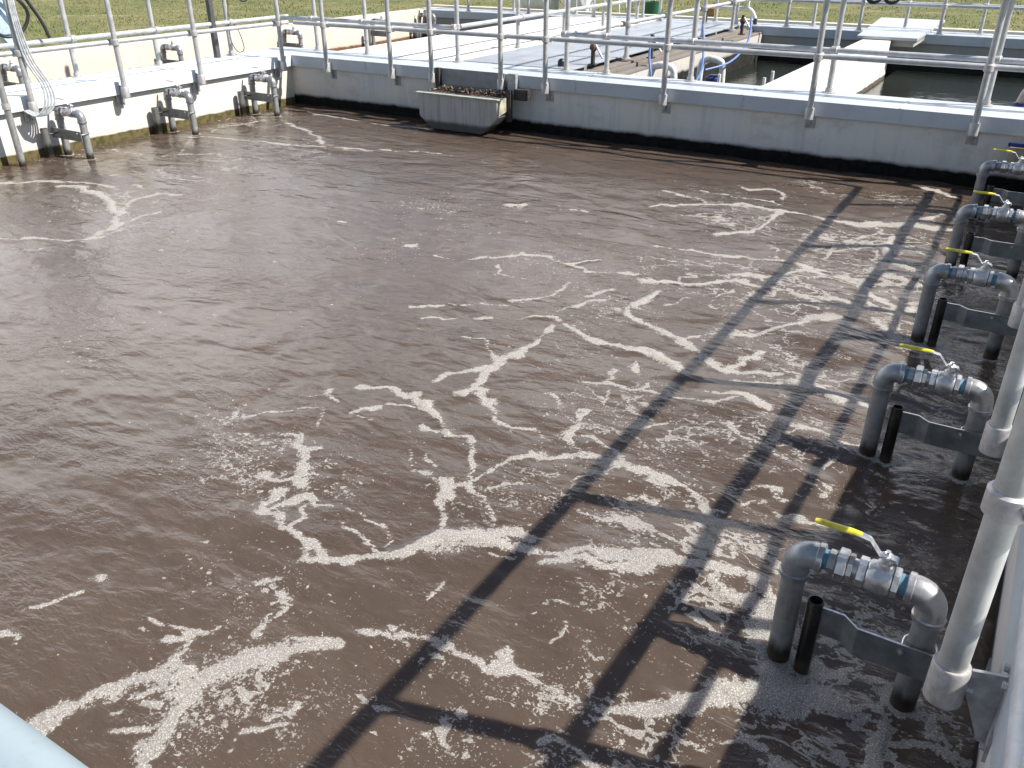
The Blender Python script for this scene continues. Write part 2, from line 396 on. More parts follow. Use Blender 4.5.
(0.023,0.9,[(-7.45,7.72),(-7.05,7.77),(-6.57,7.94)]),
(0.015,0.6,[(-6.57,7.94),(-5.97,8.12)]),
(0.021,0.9,[(-8.82,8.47),(-8.28,8.33),(-7.83,8.09),(-7.46,7.78)]),
(0.023,0.9,[(-9.26,9.31),(-8.79,9.06),(-8.35,9.15),(-7.76,9.10),(-6.98,9.18)]),
(0.017,0.8,[(-9.10,7.34),(-9.31,7.64),(-9.37,7.91),(-9.28,8.36)]),
(0.012,0.7,[(-8.16,6.46),(-7.57,6.81)]),
(0.023,0.7,[(-5.21,5.52),(-5.13,5.54)]),
(0.012,0.8,[(-2.91,1.09),(-2.90,1.12)]),
(0.012,0.9,[(-2.89,1.14),(-2.82,1.15),(-2.80,1.20),(-2.79,1.24)]),
(0.015,0.8,[(-2.79,1.37),(-2.74,1.39)]),
(0.012,0.6,[(-2.79,1.24),(-2.75,1.29)]),
(0.014,0.8,[(-2.84,0.99),(-2.81,1.02),(-2.76,1.03),(-2.71,1.00)]),
(0.012,0.9,[(-2.46,1.32),(-2.37,1.33),(-2.28,1.34)]),
(0.016,0.9,[(-2.29,1.33),(-2.21,1.36),(-2.16,1.41)]),
(0.016,0.8,[(-2.35,1.25),(-2.29,1.27),(-2.27,1.31)]),
(0.012,0.9,[(-2.10,1.36),(-2.09,1.41)]),
(0.021,0.8,[(-2.10,1.05),(-2.08,1.06)]),
(0.013,0.8,[(-2.18,1.00),(-2.17,1.01)]),
(0.016,0.8,[(-2.11,0.93),(-2.06,0.95)]),
(0.012,0.6,[(-2.15,1.07),(-2.12,1.11)]),
(0.019,0.9,[(-2.02,1.48),(-2.04,1.53),(-2.06,1.58)]),
(0.017,0.9,[(-2.07,1.67),(-2.11,1.74)]),
(0.012,0.7,[(-2.03,1.59),(-2.06,1.66)]),
(0.013,0.8,[(-2.23,1.70),(-2.23,1.75),(-2.18,1.77)]),
(0.015,0.6,[(-2.21,1.55),(-2.19,1.58)]),
(0.012,0.9,[(-1.90,1.55),(-1.84,1.57),(-1.77,1.57)]),
(0.012,0.8,[(-1.75,1.09),(-1.77,1.14),(-1.73,1.17),(-1.67,1.21)]),
(0.012,0.6,[(-1.73,1.21),(-1.70,1.28)]),
(0.012,0.6,[(-1.80,1.18),(-1.86,1.23)]),
(0.012,0.8,[(-1.28,1.46),(-1.22,1.47),(-1.13,1.46)]),
(0.016,0.9,[(-0.88,1.64),(-0.83,1.65),(-0.78,1.64),(-0.69,1.64)]),
(0.012,0.8,[(-1.15,2.25),(-1.10,2.25),(-1.06,2.26)]),
(0.012,0.7,[(-1.06,2.26),(-0.98,2.29)]),
(0.012,0.5,[(-1.09,2.05),(-1.07,2.15)]),
(0.012,0.7,[(-1.55,2.27),(-1.50,2.29),(-1.45,2.34)]),
(0.015,0.5,[(-1.62,1.95),(-1.59,2.03)]),
(0.069,1.1,[(-0.53,2.10),(-0.43,2.15),(-0.31,2.22),(-0.24,2.27)]),
(0.065,1.1,[(-0.35,2.32),(-0.29,2.27),(-0.17,2.29),(-0.09,2.29)]),
(0.045,1.0,[(-0.11,2.30),(-0.02,2.29),(0.04,2.23),(0.04,2.14),(0.01,2.04)]),
(0.031,0.9,[(-0.28,2.44),(-0.21,2.42),(-0.11,2.46),(-0.00,2.42),(0.08,2.42)]),
(0.020,0.9,[(-0.36,1.95),(-0.28,1.95),(-0.21,1.92)]),
(0.025,0.9,[(0.02,2.29),(0.12,2.37),(0.19,2.37)]),
(0.027,0.8,[(-0.14,2.60),(-0.07,2.60),(0.01,2.54)]),
(0.023,0.8,[(-0.26,2.56),(-0.18,2.63),(-0.11,2.62)]),
(0.032,0.7,[(-0.41,2.44),(-0.36,2.39),(-0.33,2.32)]),
(0.021,0.8,[(0.08,2.42),(0.16,2.37),(0.16,2.26)]),
(0.012,0.7,[(-0.13,2.18),(-0.14,2.12),(-0.09,2.06)]),
(0.016,0.8,[(-0.41,5.42),(-0.28,5.38),(-0.15,5.43)]),
(0.015,0.5,[(-0.20,4.96),(-0.06,5.16)]),
(0.012,0.8,[(-0.39,3.31),(-0.29,3.29),(-0.17,3.31),(-0.09,3.34)]),
(0.018,0.6,[(-0.20,3.98),(-0.08,3.98),(-0.01,4.07)]),
(0.033,0.6,[(-0.38,6.02),(-0.28,5.88),(-0.28,5.69)]),
(0.012,0.6,[(-0.26,3.83),(-0.17,3.81),(-0.05,3.87)]),
(0.014,0.6,[(-0.02,4.79),(0.03,5.03)])]
BLOBS=[(-4.81,6.35,0.56,0.8,0.1),(-4.10,6.05,0.46,0.5,0.1),(-4.25,5.18,0.43,0.6,0.1),(-4.85,2.97,0.51,0.35,0),(-4.62,2.59,0.32,0.4,0),(-2.96,5.54,0.71,0.6,0.2),(-2.37,5.06,0.55,0.7,0.4),(-1.10,7.08,0.53,0.6,1),(-1.28,5.95,0.57,0.6,0.9),(-1.98,6.00,0.60,0.5,0.5),(-2.20,7.36,0.59,0.3,0.5),(-0.66,6.32,0.38,0.5,1),(-0.94,7.47,0.44,0.5,1),(-1.01,8.84,0.50,0.4,0.4),(-2.23,4.20,0.49,0.5,0.2),(-1.59,3.71,0.50,0.7,0.4),(-1.23,3.68,0.41,0.6,0.4),(-1.55,2.96,0.43,0.8,0.3),(-1.10,2.87,0.35,0.9,0.6),(-0.84,2.94,0.28,1,0.8),(-0.56,2.88,0.22,1,0.7),(-0.74,4.63,0.38,0.6,0.6),(-1.25,5.14,0.43,0.5,0.5),(-0.93,2.13,0.34,0.6,0.2),(-1.11,1.60,0.30,1,0.3),(-1.46,1.80,0.29,0.6,0.2),(-1.59,1.97,0.30,0.5,0.1),(-0.88,1.74,0.26,1,0.5),(-0.62,1.80,0.25,1,0.6),(-0.61,2.32,0.19,0.8,0.5),(-0.96,2.36,0.25,0.6,0.4),(-0.69,2.52,0.20,0.7,0.7),(-2.23,1.65,0.31,0.8,0.2),(-1.94,1.19,0.35,1,0.3),(-1.71,1.33,0.27,1,0.3),(-1.56,1.42,0.22,0.7,0.1),(-2.94,2.31,0.39,0.9,0.4),(-3.37,2.50,0.35,0.7,0.2),(-2.53,2.36,0.37,0.7,0.3),(-2.50,1.62,0.32,0.4,0.1),(-2.39,1.30,0.29,0.4,0.1),(-1.78,1.73,0.25,0.4,0.1),(-2.20,2.98,0.40,0.4,0.1),(-1.71,2.67,0.36,0.6,0.3),(-2.02,2.48,0.30,0.4,0.1),(-1.14,3.20,0.37,0.7,0.4),(-0.76,3.86,0.40,0.6,0.5),(-0.45,3.62,0.31,0.5,0.3),(-0.05,2.34,0.35,0.6,1),(-0.18,2.07,0.25,0.4,0.9),(0.17,2.29,0.25,0.4,0.9),(-0.05,2.66,0.29,0.3,0.7),(0.04,3.24,0.32,0.15,0.3),(-0.14,3.62,0.36,0.15,0.25),(0.02,4.44,0.41,0.3,0.5),(-0.28,5.55,0.41,0.3,0.6),(-0.16,6.62,0.38,0.3,0.6),(-0.35,2.42,0.19,0.6,1),(-7.43,7.48,0.94,0.3,0.3),(-7.79,6.14,0.86,0.3,0.4),(-7.52,4.93,0.76,0.3,0.4),(-10.02,5.94,0.78,0.3,0.4),(-9.44,8.42,0.91,0.3,0.4),(-7.22,8.96,1.03,0.3,0.2),(-6.47,4.46,0.68,0.4,0.2),(-2.73,8.01,0.77,0.2,0.3),(-1.76,8.81,0.52,0.3,0.4)]
M = {}
M['wall_sun'] = mat_concrete('pale_concrete_green_waterline', (.56,.545,.515), ((.12,.095,.04),(.06,.055,.022)), .095, .012, .2)
M['wall_back'] = mat_concrete('grey_concrete_black_waterline', (.60,.59,.565), ((.004,.004,.004),(.012,.010,.008)), .145, .03, .6)
M['wall_near'] = mat_concrete('grey_concrete_wet_foot', (.52,.51,.51), ((.010,.009,.008),(.016,.013,.010)), .10, .04, .3)
M['wall_far'] = mat_concrete('weathered_concrete_dark_foot', (.33,.33,.31), ((.012,.013,.012),(.02,.02,.016)), .22, .03, .3)
M['wall_divide'] = mat_concrete('pale_concrete_divider', (.62,.59,.55), ((.12,.10,.08),(.06,.05,.04)), .155, .006, .12)
M['wall_west'] = mat_concrete('pinkish_concrete', (.55,.49,.43), ((.16,.09,.05),(.10,.06,.035)), .16, .02, .2)
M['slab'] = mat_concrete('channel_slab_concrete', (.45,.44,.43), ((.012,.013,.012),(.03,.028,.02)), .38, .03, .3)
M['deck'] = mat_concrete('bleached_concrete_deck', (.64,.61,.57), None)
M['curb'] = mat_concrete('curb_concrete', (.58,.56,.50), None)
M['coping'] = mat_metal('dull_aluminium_sheet', (.45,.49,.53), .25, .5, .05, 1.3)
M['coping_white'] = mat_metal('white_painted_sheet', (.66,.71,.76), .05, .45, .03, 1.3)
M['plate'] = mat_metal('galvanised_deck_plate', (.34,.37,.405), .3, .5, .10, 2.0)
M['rail'] = mat_metal('aluminium_tube', (.42,.42,.41), .3, .5, .10, 12)
M['rail_near'] = mat_metal('pale_blue_painted_tube', (.27,.33,.36), .1, .5, .03, 6)
M['railw'] = mat_metal('weathered_aluminium_tube', (.48,.49,.50), .3, .5, .10, 9)
M['fitting'] = mat_metal('cast_aluminium', (.46,.44,.43), .4, .48, .10, 40, .0006)
M['bracket'] = mat_metal('galvanised_plate', (.42,.43,.44), .5, .5, .14, 22)
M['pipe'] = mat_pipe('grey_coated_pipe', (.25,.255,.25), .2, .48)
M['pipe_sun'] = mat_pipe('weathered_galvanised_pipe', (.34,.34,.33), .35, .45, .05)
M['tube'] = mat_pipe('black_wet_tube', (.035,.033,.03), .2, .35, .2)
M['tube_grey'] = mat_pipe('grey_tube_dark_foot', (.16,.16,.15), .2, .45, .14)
M['elbow'] = mat_metal('galvanised_elbow', (.30,.315,.325), .5, .36, .14, 18, .0008)
M['elbow_bright'] = mat_metal('stainless_elbow', (.52,.51,.50), .75, .34, .12, 18, .0006)
M['valve'] = mat_metal('cast_stainless', (.58,.57,.56), .7, .36, .10, 60, .0006)
M['steel'] = mat_metal('bright_steel', (.66,.66,.66), .85, .3, .08, 50)
M['grip_faded'] = mat_plain('faded_grip', (.45,.44,.36), .5)
M['tape'] = mat_plain('blue_thread_tape', (.10,.22,.32), .5)
M['yellow'] = mat_plain('yellow_vinyl_grip', (.62,.54,.035), .35)
M['bar'] = mat_metal('dull_grey_steel_bar', (.20,.215,.215), .4, .45, .16, 14)
M['black'] = mat_plain('black_rubber', (.015,.015,.016), .45)
M['darkpost'] = mat_plain('dark_grey_paint', (.07,.07,.075), .45)
M['rust'] = mat_plain('rusty_iron', (.12,.065,.042), .8, 0, .3, 40)
M['darkiron'] = mat_plain('dark_iron', (.05,.04,.035), .6, 0, .3, 40)
M['blue'] = mat_plain('blue_hose', (.09,.17,.42), .5)
M['navy'] = mat_plain('navy_strap', (.02,.035,.16), .5)
M['palepipe'] = mat_plain('white_plastic_pipe', (.68,.68,.66), .4)
M['whitebag'] = mat_plain('white_woven_sack', (.72,.72,.72), .75, 0, .06, 10)
M['bluewrap'] = mat_plain('light_blue_plastic', (.42,.55,.68), .35)
M['green'] = mat_plain('dark_green_plastic', (.02,.13,.07), .4)
M['beige'] = mat_plain('stained_beige_board', (.36,.29,.22), .75, 0, .2, 12)
M['cream'] = mat_plain('cream_sunlit_panel', (.42,.40,.30), .6, 0, .25, 9)  # sunlit right side of the grey box, its sun tone put into the colour
M['orange'] = mat_plain('orange_plastic', (.42,.22,.07), .5)

def mat_weir():
    m, nt, b = new_mat('stained_steel_box'); g = N(nt); P = g.pos()
    st = g.noise(g.map(P, (22, 22, 1.2)), 1, 4, .65); n1 = g.noise(P, 6, 4)
    col = g.mix(g.sstep(st, .4, .7), (.42,.41,.39), (.29,.28,.26))
    z = g.math('ADD', g.sep(P)[2], g.math('MULTIPLY', g.math('SUBTRACT', n1, .5), .04))
    col = g.mix(g.sstep(z, .09, .15, .9, 0), col, (.04,.037,.034))
    g.L(col, b.inputs['Base Color']); b.inputs['Metallic'].default_value = .15; b.inputs['Roughness'].default_value = .6
    return m
M['weir'] = mat_weir()
def mat_debris():
    m, nt, b = new_mat('brown_scum_debris'); g = N(nt); P = g.pos()
    n1 = g.noise(P, 22, 5, .7)
    col = g.mix(g.sstep(n1, .38, .62), (.06,.035,.022), (.24,.19,.145))
    g.L(col, b.inputs['Base Color']); b.inputs['Roughness'].default_value = .9
    return m
M['debris'] = mat_debris()

def mat_grass():
    m, nt, b = new_mat('dry_lawn'); g = N(nt); P = g.pos()
    n1 = g.noise(g.map(P, (1, 1.5, 1)), .33, 5, .6); n2 = g.noise(P, 3.2, 5, .7); n3 = g.noise(P, 18, 3, .7)
    col = g.mix(g.sstep(n1, .38, .66), (.12,.135,.03), (.21,.185,.07))
    col = g.mix(g.math('MULTIPLY', g.sstep(n2, .42, .66), .75), col, (.075,.09,.022))
    col = g.mix(g.math('MULTIPLY', g.sstep(g.noise(g.map(P, (1, 1.6, 1)), .62, 6, .72), .58, .68), .85), col, (.40,.31,.17))
    col = g.mix(g.math('MULTIPLY', g.sstep(n3, .5, .75), .5), col, (.26,.22,.09))
    g.L(col, b.inputs['Base Color']); b.inputs['Roughness'].default_value = .95
    g.L(g.bump(g.math('ADD', n3, n2), .06, 1.0), b.inputs['Normal'])
    return m
M['grass'] = mat_grass()
def mat_blade():
    m, nt, b = new_mat('grass_blades'); g = N(nt); P = g.pos()
    n1 = g.noise(P, 1.3, 4); n2 = g.noise(P, 40, 2)
    col = g.mix(g.sstep(n1, .35, .65), (.12,.145,.035), (.24,.21,.08))
    col = g.mix(g.sstep(n2, .5, .7), col, (.09,.105,.028))
    g.L(col, b.inputs['Base Color']); b.inputs['Roughness'].default_value = .8
    return m
M['blade'] = mat_blade()

def mat_water_main():
    m, nt, b = new_mat('brown_aerated_water'); g = N(nt); P = g.pos()
    at = g.n('ShaderNodeAttribute', attribute_name='foam').outputs['Fac']
    sp = g.n('ShaderNodeAttribute', attribute_name='speck').outputs['Fac']
    wb = g.n('ShaderNodeAttribute', attribute_name='web').outputs['Fac']
    # warped coordinates
    wv = g.n('ShaderNodeVectorMath', operation='MULTIPLY_ADD')
    g.L(g.noise(P, 7, 4, .6, out='Color'), wv.inputs[0]); wv.inputs[1].default_value = (.09, .09, 0)
    g.L(P, wv.inputs[2]); PW = wv.outputs[0]
    n_mid = g.math('SUBTRACT', g.noise(P, 16, 4, .65), .5)
    n_fin = g.math('SUBTRACT', g.noise(P, 70, 3, .6), .5)
    F = g.math('ADD', at, g.math('MULTIPLY', n_mid, 2.2))
    F = g.math('ADD', F, g.math('MULTIPLY', n_fin, 2.2))
    strand = g.sstep(F, -.02, .20)
    # holes in the foam sheet
    hol = g.vor(PW, 17, 'F1')
    hole = g.math('MULTIPLY', g.sstep(hol, .18, .02), g.sstep(at, .75, .3))
    strand = g.math('SUBTRACT', strand, g.math('MULTIPLY', hole, .8), clamp=True)
    # lacy web of thin foam lines: ridges of a warped noise, broken up
    PS = g.map(PW, (.62, 1.0, 1), rot=(0, 0, .12))
    ra = g.math('ABSOLUTE', g.math('SUBTRACT', g.noise(PS, 2.1, 5, .58, .3), .5))
    rb = g.math('ABSOLUTE', g.math('SUBTRACT', g.noise(PS, 5.2, 4, .6, .2), .5))
    brk = g.noise(P, 4.2, 4, .65)
    la = g.math('MULTIPLY', g.sstep(ra, .026, .006), g.sstep(brk, .36, .52))
    lb = g.math('MULTIPLY', g.sstep(rb, .026, .006), g.sstep(brk, .60, .46))
    thr = g.math('ADD', g.math('MULTIPLY', g.math('MAXIMUM', la, g.math('MULTIPLY', lb, .85)), g.math('MULTIPLY', wb, 1.5)), g.math('MULTIPLY', n_fin, 1.5))
    web = g.sstep(thr, .32, .55)
    # loose flecks of foam
    s1 = g.noise(PW, 34, 3, .55); s2 = g.noise(P, 105, 2, .5); cl = g.noise(P, 4.5, 4, .65)
    lim = g.math('MULTIPLY', sp, g.sstep(cl, .34, .58))
    f1 = g.sstep(g.math('ADD', s1, g.math('MULTIPLY', lim, .165)), .725, .755)
    f2 = g.sstep(g.math('ADD', s2, g.math('MULTIPLY', lim, .19)), .745, .785)
    s0 = g.noise(g.map(PW, (.7, 1, 1)), 13, 4, .62)
    f0 = g.sstep(g.math('ADD', s0, g.math('MULTIPLY', lim, .15)), .705, .735)
    fleck = g.math('MAXIMUM', g.math('MAXIMUM', f1, g.math('MULTIPLY', f0, .85)), g.math('MULTIPLY', f2, .75))
    foam = g.math('MAXIMUM', g.math('MAXIMUM', strand, g.math('MULTIPLY', web, .85)), fleck, clamp=True)
    thin = g.math('MULTIPLY', g.sstep(g.math('ADD', at, g.math('MULTIPLY', n_mid, 1.4)), -.75, .3), .16)
    # colours
    big = g.noise(P, .6, 3)
    brown = g.mix(g.sstep(big, .35, .65), WATER_A, WATER_B)
    brown = g.mix(thin, brown, (.24,.20,.17))
    brown = g.mix(g.math('MULTIPLY', g.sstep(g.noise(PW, 2.3, 5, .62, 1.0), .45, .7), .35), brown, (.105,.080,.062))
    cell = g.vor(P, 150, 'F1'); cell2 = g.noise(P, 220, 2)
    fc = g.mix(g.sstep(cell, .15, .55), FOAM_HI, FOAM_LO)
    fc = g.mix(g.math('MULTIPLY', g.sstep(cell2, .48, .66), .7), fc, (.13,.115,.10))
    col = g.mix(foam, brown, fc)
    g.L(col, b.inputs['Base Color'])
    g.L(g.sstep(foam, 0, 1, .13, .75), b.inputs['Roughness'])
    b.inputs['Subsurface Weight'].default_value = .75; b.inputs['Subsurface Radius'].default_value = (.10, .075, .055); b.inputs['Subsurface Scale'].default_value = 1.0
    b.inputs['IOR'].default_value = 1.33
    # ripples: streaky wavelets, rougher near the aerators, then bubbles on the foam
    r1 = g.noise(g.map(P, (1.0, 2.0, 1), rot=(0, 0, .35)), 7, 3, .5, .6)
    r2 = g.noise(g.map(P, (1.0, 2.4, 1), rot=(0, 0, .15)), 24, 2, .5, .8)
    r3 = g.noise(P, 80, 1, .5)
    patch = g.sstep(g.noise(g.map(P, (.7, 1.3, 1), rot=(0, 0, .3)), .9, 4, .6, 1.2), .40, .64, .12, 1.0)
    r0 = g.noise(g.map(P, (.8, 1.5, 1), rot=(0, 0, .2)), 2.6, 2, .5, .4)
    h = g.math('ADD', g.math('MULTIPLY', r0, 2.0), g.math('MULTIPLY', g.math('MULTIPLY', r1, .85), g.math('ADD', g.math('MULTIPLY', patch, .6), .35)))
    h = g.math('ADD', h, g.math('MULTIPLY', g.math('MULTIPLY', r2, .30), patch))
    h = g.math('ADD', h, g.math('MULTIPLY', r3, .035))
    fm = g.sstep(at, .0, .35)
    h = g.math('ADD', h, g.math('MULTIPLY', g.math('MULTIPLY', fm, g.noise(P, 150, 2, .5)), .30))
    g.L(g.bump(h, .0125, 1.0), b.inputs['Normal'])
    return m
def mat_water_dark(name, col=(.014,.017,.014), sc_=5):
    m, nt, b = new_mat(name); g = N(nt); P = g.pos()
    f = g.sstep(g.noise(P, 9, 4, .6), .66, .72)
    g.L(g.mix(g.math('MULTIPLY', f, .5), col, (.10,.095,.08)), b.inputs['Base Color'])
    b.inputs['Roughness'].default_value = .08; b.inputs['IOR'].default_value = 1.33
    g.L(g.bump(g.noise(P, sc_, 4, .6), .02, .35), b.inputs['Normal'])
    return m
# ------------------------------------------------------------------ dimensions (metres; water of the main tank at z = 0)
XL, XR, YB, YF = -9.80, .30, 9.73, .06      # inner faces of the main tank
ZT, ZC = .69, .545                          # top of the walls, lower edge of the coping
RT, RM = 1.75, 1.15                         # top rail and middle rail heights

# ------------------------------------------------------------------ ground
def ground():
    bm = bmesh.new()
    x0, x1, y0, y1, B, z = -13.55, 4.4, -3.2, 18.55, 1500, .50
    def grid(xa, xb, ya, yb):
        v = [bm.verts.new(p) for p in ((xa,ya,z),(xb,ya,z),(xb,yb,z),(xa,yb,z))]; bm.faces.new(v)
    grid(-B, x0, -B, B); grid(x1, B, -B, B); grid(x0, x1, -B, y0); grid(x0, x1, y1, B)
    me = bpy.data.meshes.new('lawn_ground'); bm.to_mesh(me); bm.free(); me.materials.append(M['grass'])
    o = bpy.data.objects.new('lawn_ground', me); COL.objects.link(o); o['kind'] = 'structure'
ground()
def blades():
    r = np.random.RandomState(5); n = 120000
    x = r.uniform(-36, 3, n); y = r.uniform(5, 38, n)
    keep = ((x < -13.6) | (y > 18.6)) & (y > 1.1*(-13.6-x)*0 + 5) & (np.hypot(x, y) < 42)
    x = x[keep]; y = y[keep]; n = len(x)
    a = r.uniform(0, PI, n); h = r.uniform(.015, .045, n)*(1+vnoise(x*1.1, y*1.1, 3)*.8); w = r.uniform(.006, .016, n)
    z = np.full(n, .497); lx = r.normal(0, .025, n); ly = r.normal(0, .025, n)
    co = np.empty((n, 3, 3))
    co[:,0] = np.stack([x-np.cos(a)*w, y-np.sin(a)*w, z], 1); co[:,1] = np.stack([x+np.cos(a)*w, y+np.sin(a)*w, z], 1)
    co[:,2] = np.stack([x+lx, y+ly, z+h], 1)
    me = bpy.data.meshes.new('grass'); me.vertices.add(n*3); me.vertices.foreach_set('co', co.reshape(-1))
    me.loops.add(n*3); me.loops.foreach_set('vertex_index', np.arange(n*3, dtype=np.int32))
    me.polygons.add(n); me.polygons.foreach_set('loop_start', np.arange(0, n*3, 3, dtype=np.int32))
    me.update(); me.validate(); me.materials.append(M['blade'])
    o = bpy.data.objects.new('grass', me); COL.objects.link(o)
    tag(o, 'uneven green and straw coloured grass of the lawn behind the tanks', 'grass', kind='stuff')
blades()

# ------------------------------------------------------------------ water surfaces
def main_water():
    def axis(a, b, f):
        out = [a]
        while out[-1] < b: out.append(out[-1]+f(out[-1]))
        out[-1] = b; return np.array(out)
    xs = axis(XL-.02, XR+.02, lambda x: .018 if x > -3 else .018+(-3-x)*.004)
    ys = axis(YF-.02, YB+.02, lambda y: .018 if y < 4 else .018+(y-4)*.004)
    X, Y = np.meshgrid(xs, ys, indexing='ij')
    WX = X + .040*vnoise(X*4, Y*4, 1)+.026*vnoise(X*10, Y*10, 2)+.012*vnoise(X*24, Y*24, 7)
    WY = Y + .040*vnoise(X*4+40, Y*4, 4)+.026*vnoise(X*10, Y*10+30, 5)+.012*vnoise(X*24, Y*24+9, 8)
    WN = vnoise(X*3.1, Y*3.1, 31)*.55+vnoise(X*9, Y*9, 32)*.55       # how wide and how broken each foam line is
    F = np.full(X.shape, -1.0); H = np.zeros(X.shape)
    for w, s, pts in FOAM:
        w = w*((.80 if w < .032 else .70)+.045*max(0, np.mean([p[1] for p in pts])-2))
        m = w*2.3+.05
        px = [p[0] for p in pts]; py = [p[1] for p in pts]
        i0, i1 = np.searchsorted(xs, [min(px)-m, max(px)+m]); j0, j1 = np.searchsorted(ys, [min(py)-m, max(py)+m])
        if i1 <= i0 or j1 <= j0: continue
        sx = WX[i0:i1, j0:j1]; sy = WY[i0:i1, j0:j1]; d = np.full(sx.shape, 9.)
        for (ax, ay), (bx, by) in zip(pts, pts[1:]):
            vx, vy = bx-ax, by-ay; L = max(vx*vx+vy*vy, 1e-9)
            t = np.clip(((sx-ax)*vx+(sy-ay)*vy)/L, 0, 1)
            d = np.minimum(d, np.hypot(sx-ax-vx*t, sy-ay-vy*t))
        wn = np.clip(1.12+WN[i0:i1, j0:j1], .45, 2.0); f = 1-d/(w*wn) - (1-s)*.45 - np.clip(-.35-WN[i0:i1, j0:j1], 0, 1)*.9
        F[i0:i1, j0:j1] = np.maximum(F[i0:i1, j0:j1], np.clip(f, -1, 1))
        if w > .03: H[i0:i1, j0:j1] = np.maximum(H[i0:i1, j0:j1], np.clip(1.2-d/(w*1.4), 0, 1)*min(w*.34, .026))
    SP = np.full(X.shape, .05); WB = np.full(X.shape, .06)
    for bx, by, r, s, w in BLOBS:
        g = np.exp(-((X-bx)**2+(Y-by)**2)/(r*r))
        SP = np.maximum(SP, s*g); WB = np.maximum(WB, w*g)
    for lx, ly in [(a, y_) for y_ in (2.405, 3.965, 5.50, 7.03, 8.57) for a in (-.35, .072, -.262)] + [(a, y_) for y_ in (5.85, 7.36, 8.80) for a in (-9.72, -9.30)]:
        i0, i1 = np.searchsorted(xs, [lx-.16, lx+.16]); j0, j1 = np.searchsorted(ys, [ly-.16, ly+.16])
        d = np.hypot(X[i0:i1, j0:j1]-lx, Y[i0:i1, j0:j1]-ly)
        F[i0:i1, j0:j1] = np.maximum(F[i0:i1, j0:j1], np.clip(.65-np.abs(d-.05)/.03, -1, 1))
    SP = np.maximum(SP, .95*np.clip(1.0+F, 0, 1))
    # choppy where the air comes up along both piped walls, calmer in the middle
    rough = .35 + .9*np.exp(-((X-.1)/1.5)**2) + .35*np.exp(-((X+9.3)/1.2)**2)
    Z = rough*(.013*vnoise(X*1.6, Y*2.2, 21)+.008*vnoise(X*3.7+9, Y*4.6, 22)+.0042*vnoise(X*8.3, Y*10.5, 23)+.0015*vnoise(X*18, Y*21, 24))
    for yy in (2.4, 3.95, 5.5, 7.0, 8.6):                       # boils where each drop pipe releases its air
        d = np.hypot((X+.78)/.42, (Y-yy-.05)/.50); Z += .030*np.exp(-d**2) - .012*np.exp(-((d-1.35)/.3)**2)
        d = np.hypot((X+8.6)/.55, (Y-yy-.3)/.6); Z += .02*np.exp(-d**2)
    Z += H*.8
    nx, ny = X.shape
    co = np.stack([X, Y, Z], -1).reshape(-1, 3)
    idx = np.arange(nx*ny).reshape(nx, ny)
    q = np.stack([idx[:-1,:-1], idx[1:,:-1], idx[1:,1:], idx[:-1,1:]], -1).reshape(-1, 4)
    me = bpy.data.meshes.new('tank_water'); me.vertices.add(len(co)); me.vertices.foreach_set('co', co.reshape(-1))
    me.loops.add(q.size); me.loops.foreach_set('vertex_index', q.reshape(-1).astype(np.int32))
    me.polygons.add(len(q)); me.polygons.foreach_set('loop_start', np.arange(0, q.size, 4, dtype=np.int32))
    me.update()
    me.polygons.foreach_set('use_smooth', np.ones(len(q), dtype=bool))
    for nm, A in (('foam', F), ('speck', SP), ('web', WB)):
        a = me.attributes.new(nm, 'FLOAT', 'POINT'); a.data.foreach_set('value', A.reshape(-1).astype(np.float32))
    me.materials.append(mat_water_main())
    o = bpy.data.objects.new('tank_water', me); COL.objects.link(o); o['kind'] = 'structure'
main_water()
def flat_water(x0, x1, y0, y1, z, mat):
    bm = bmesh.new(); v = [bm.verts.new(p) for p in ((x0,y0,z),(x1,y0,z),(x1,y1,z),(x0,y1,z))]; bm.faces.new(v)
    me = bpy.data.meshes.new('basin_water'); bm.to_mesh(me); bm.free(); me.materials.append(mat)
    o = bpy.data.objects.new('basin_water', me); COL.objects.link(o); o['kind'] = 'structure'
wd = mat_water_dark('dark_still_water'); wb2 = mat_water_dark('brown_still_water', (.06,.045,.03))
flat_water(-13.1, -10.65, -3, 10.42, .03, wb2)
flat_water(-13.1, -9.52, 10.422, 17.42, .03, wb2)
flat_water(-4.98, -2.96, 10.44, 17.42, .10, wd)
flat_water(-2.48, 3.9, 10.44, 17.42, .10, wd)

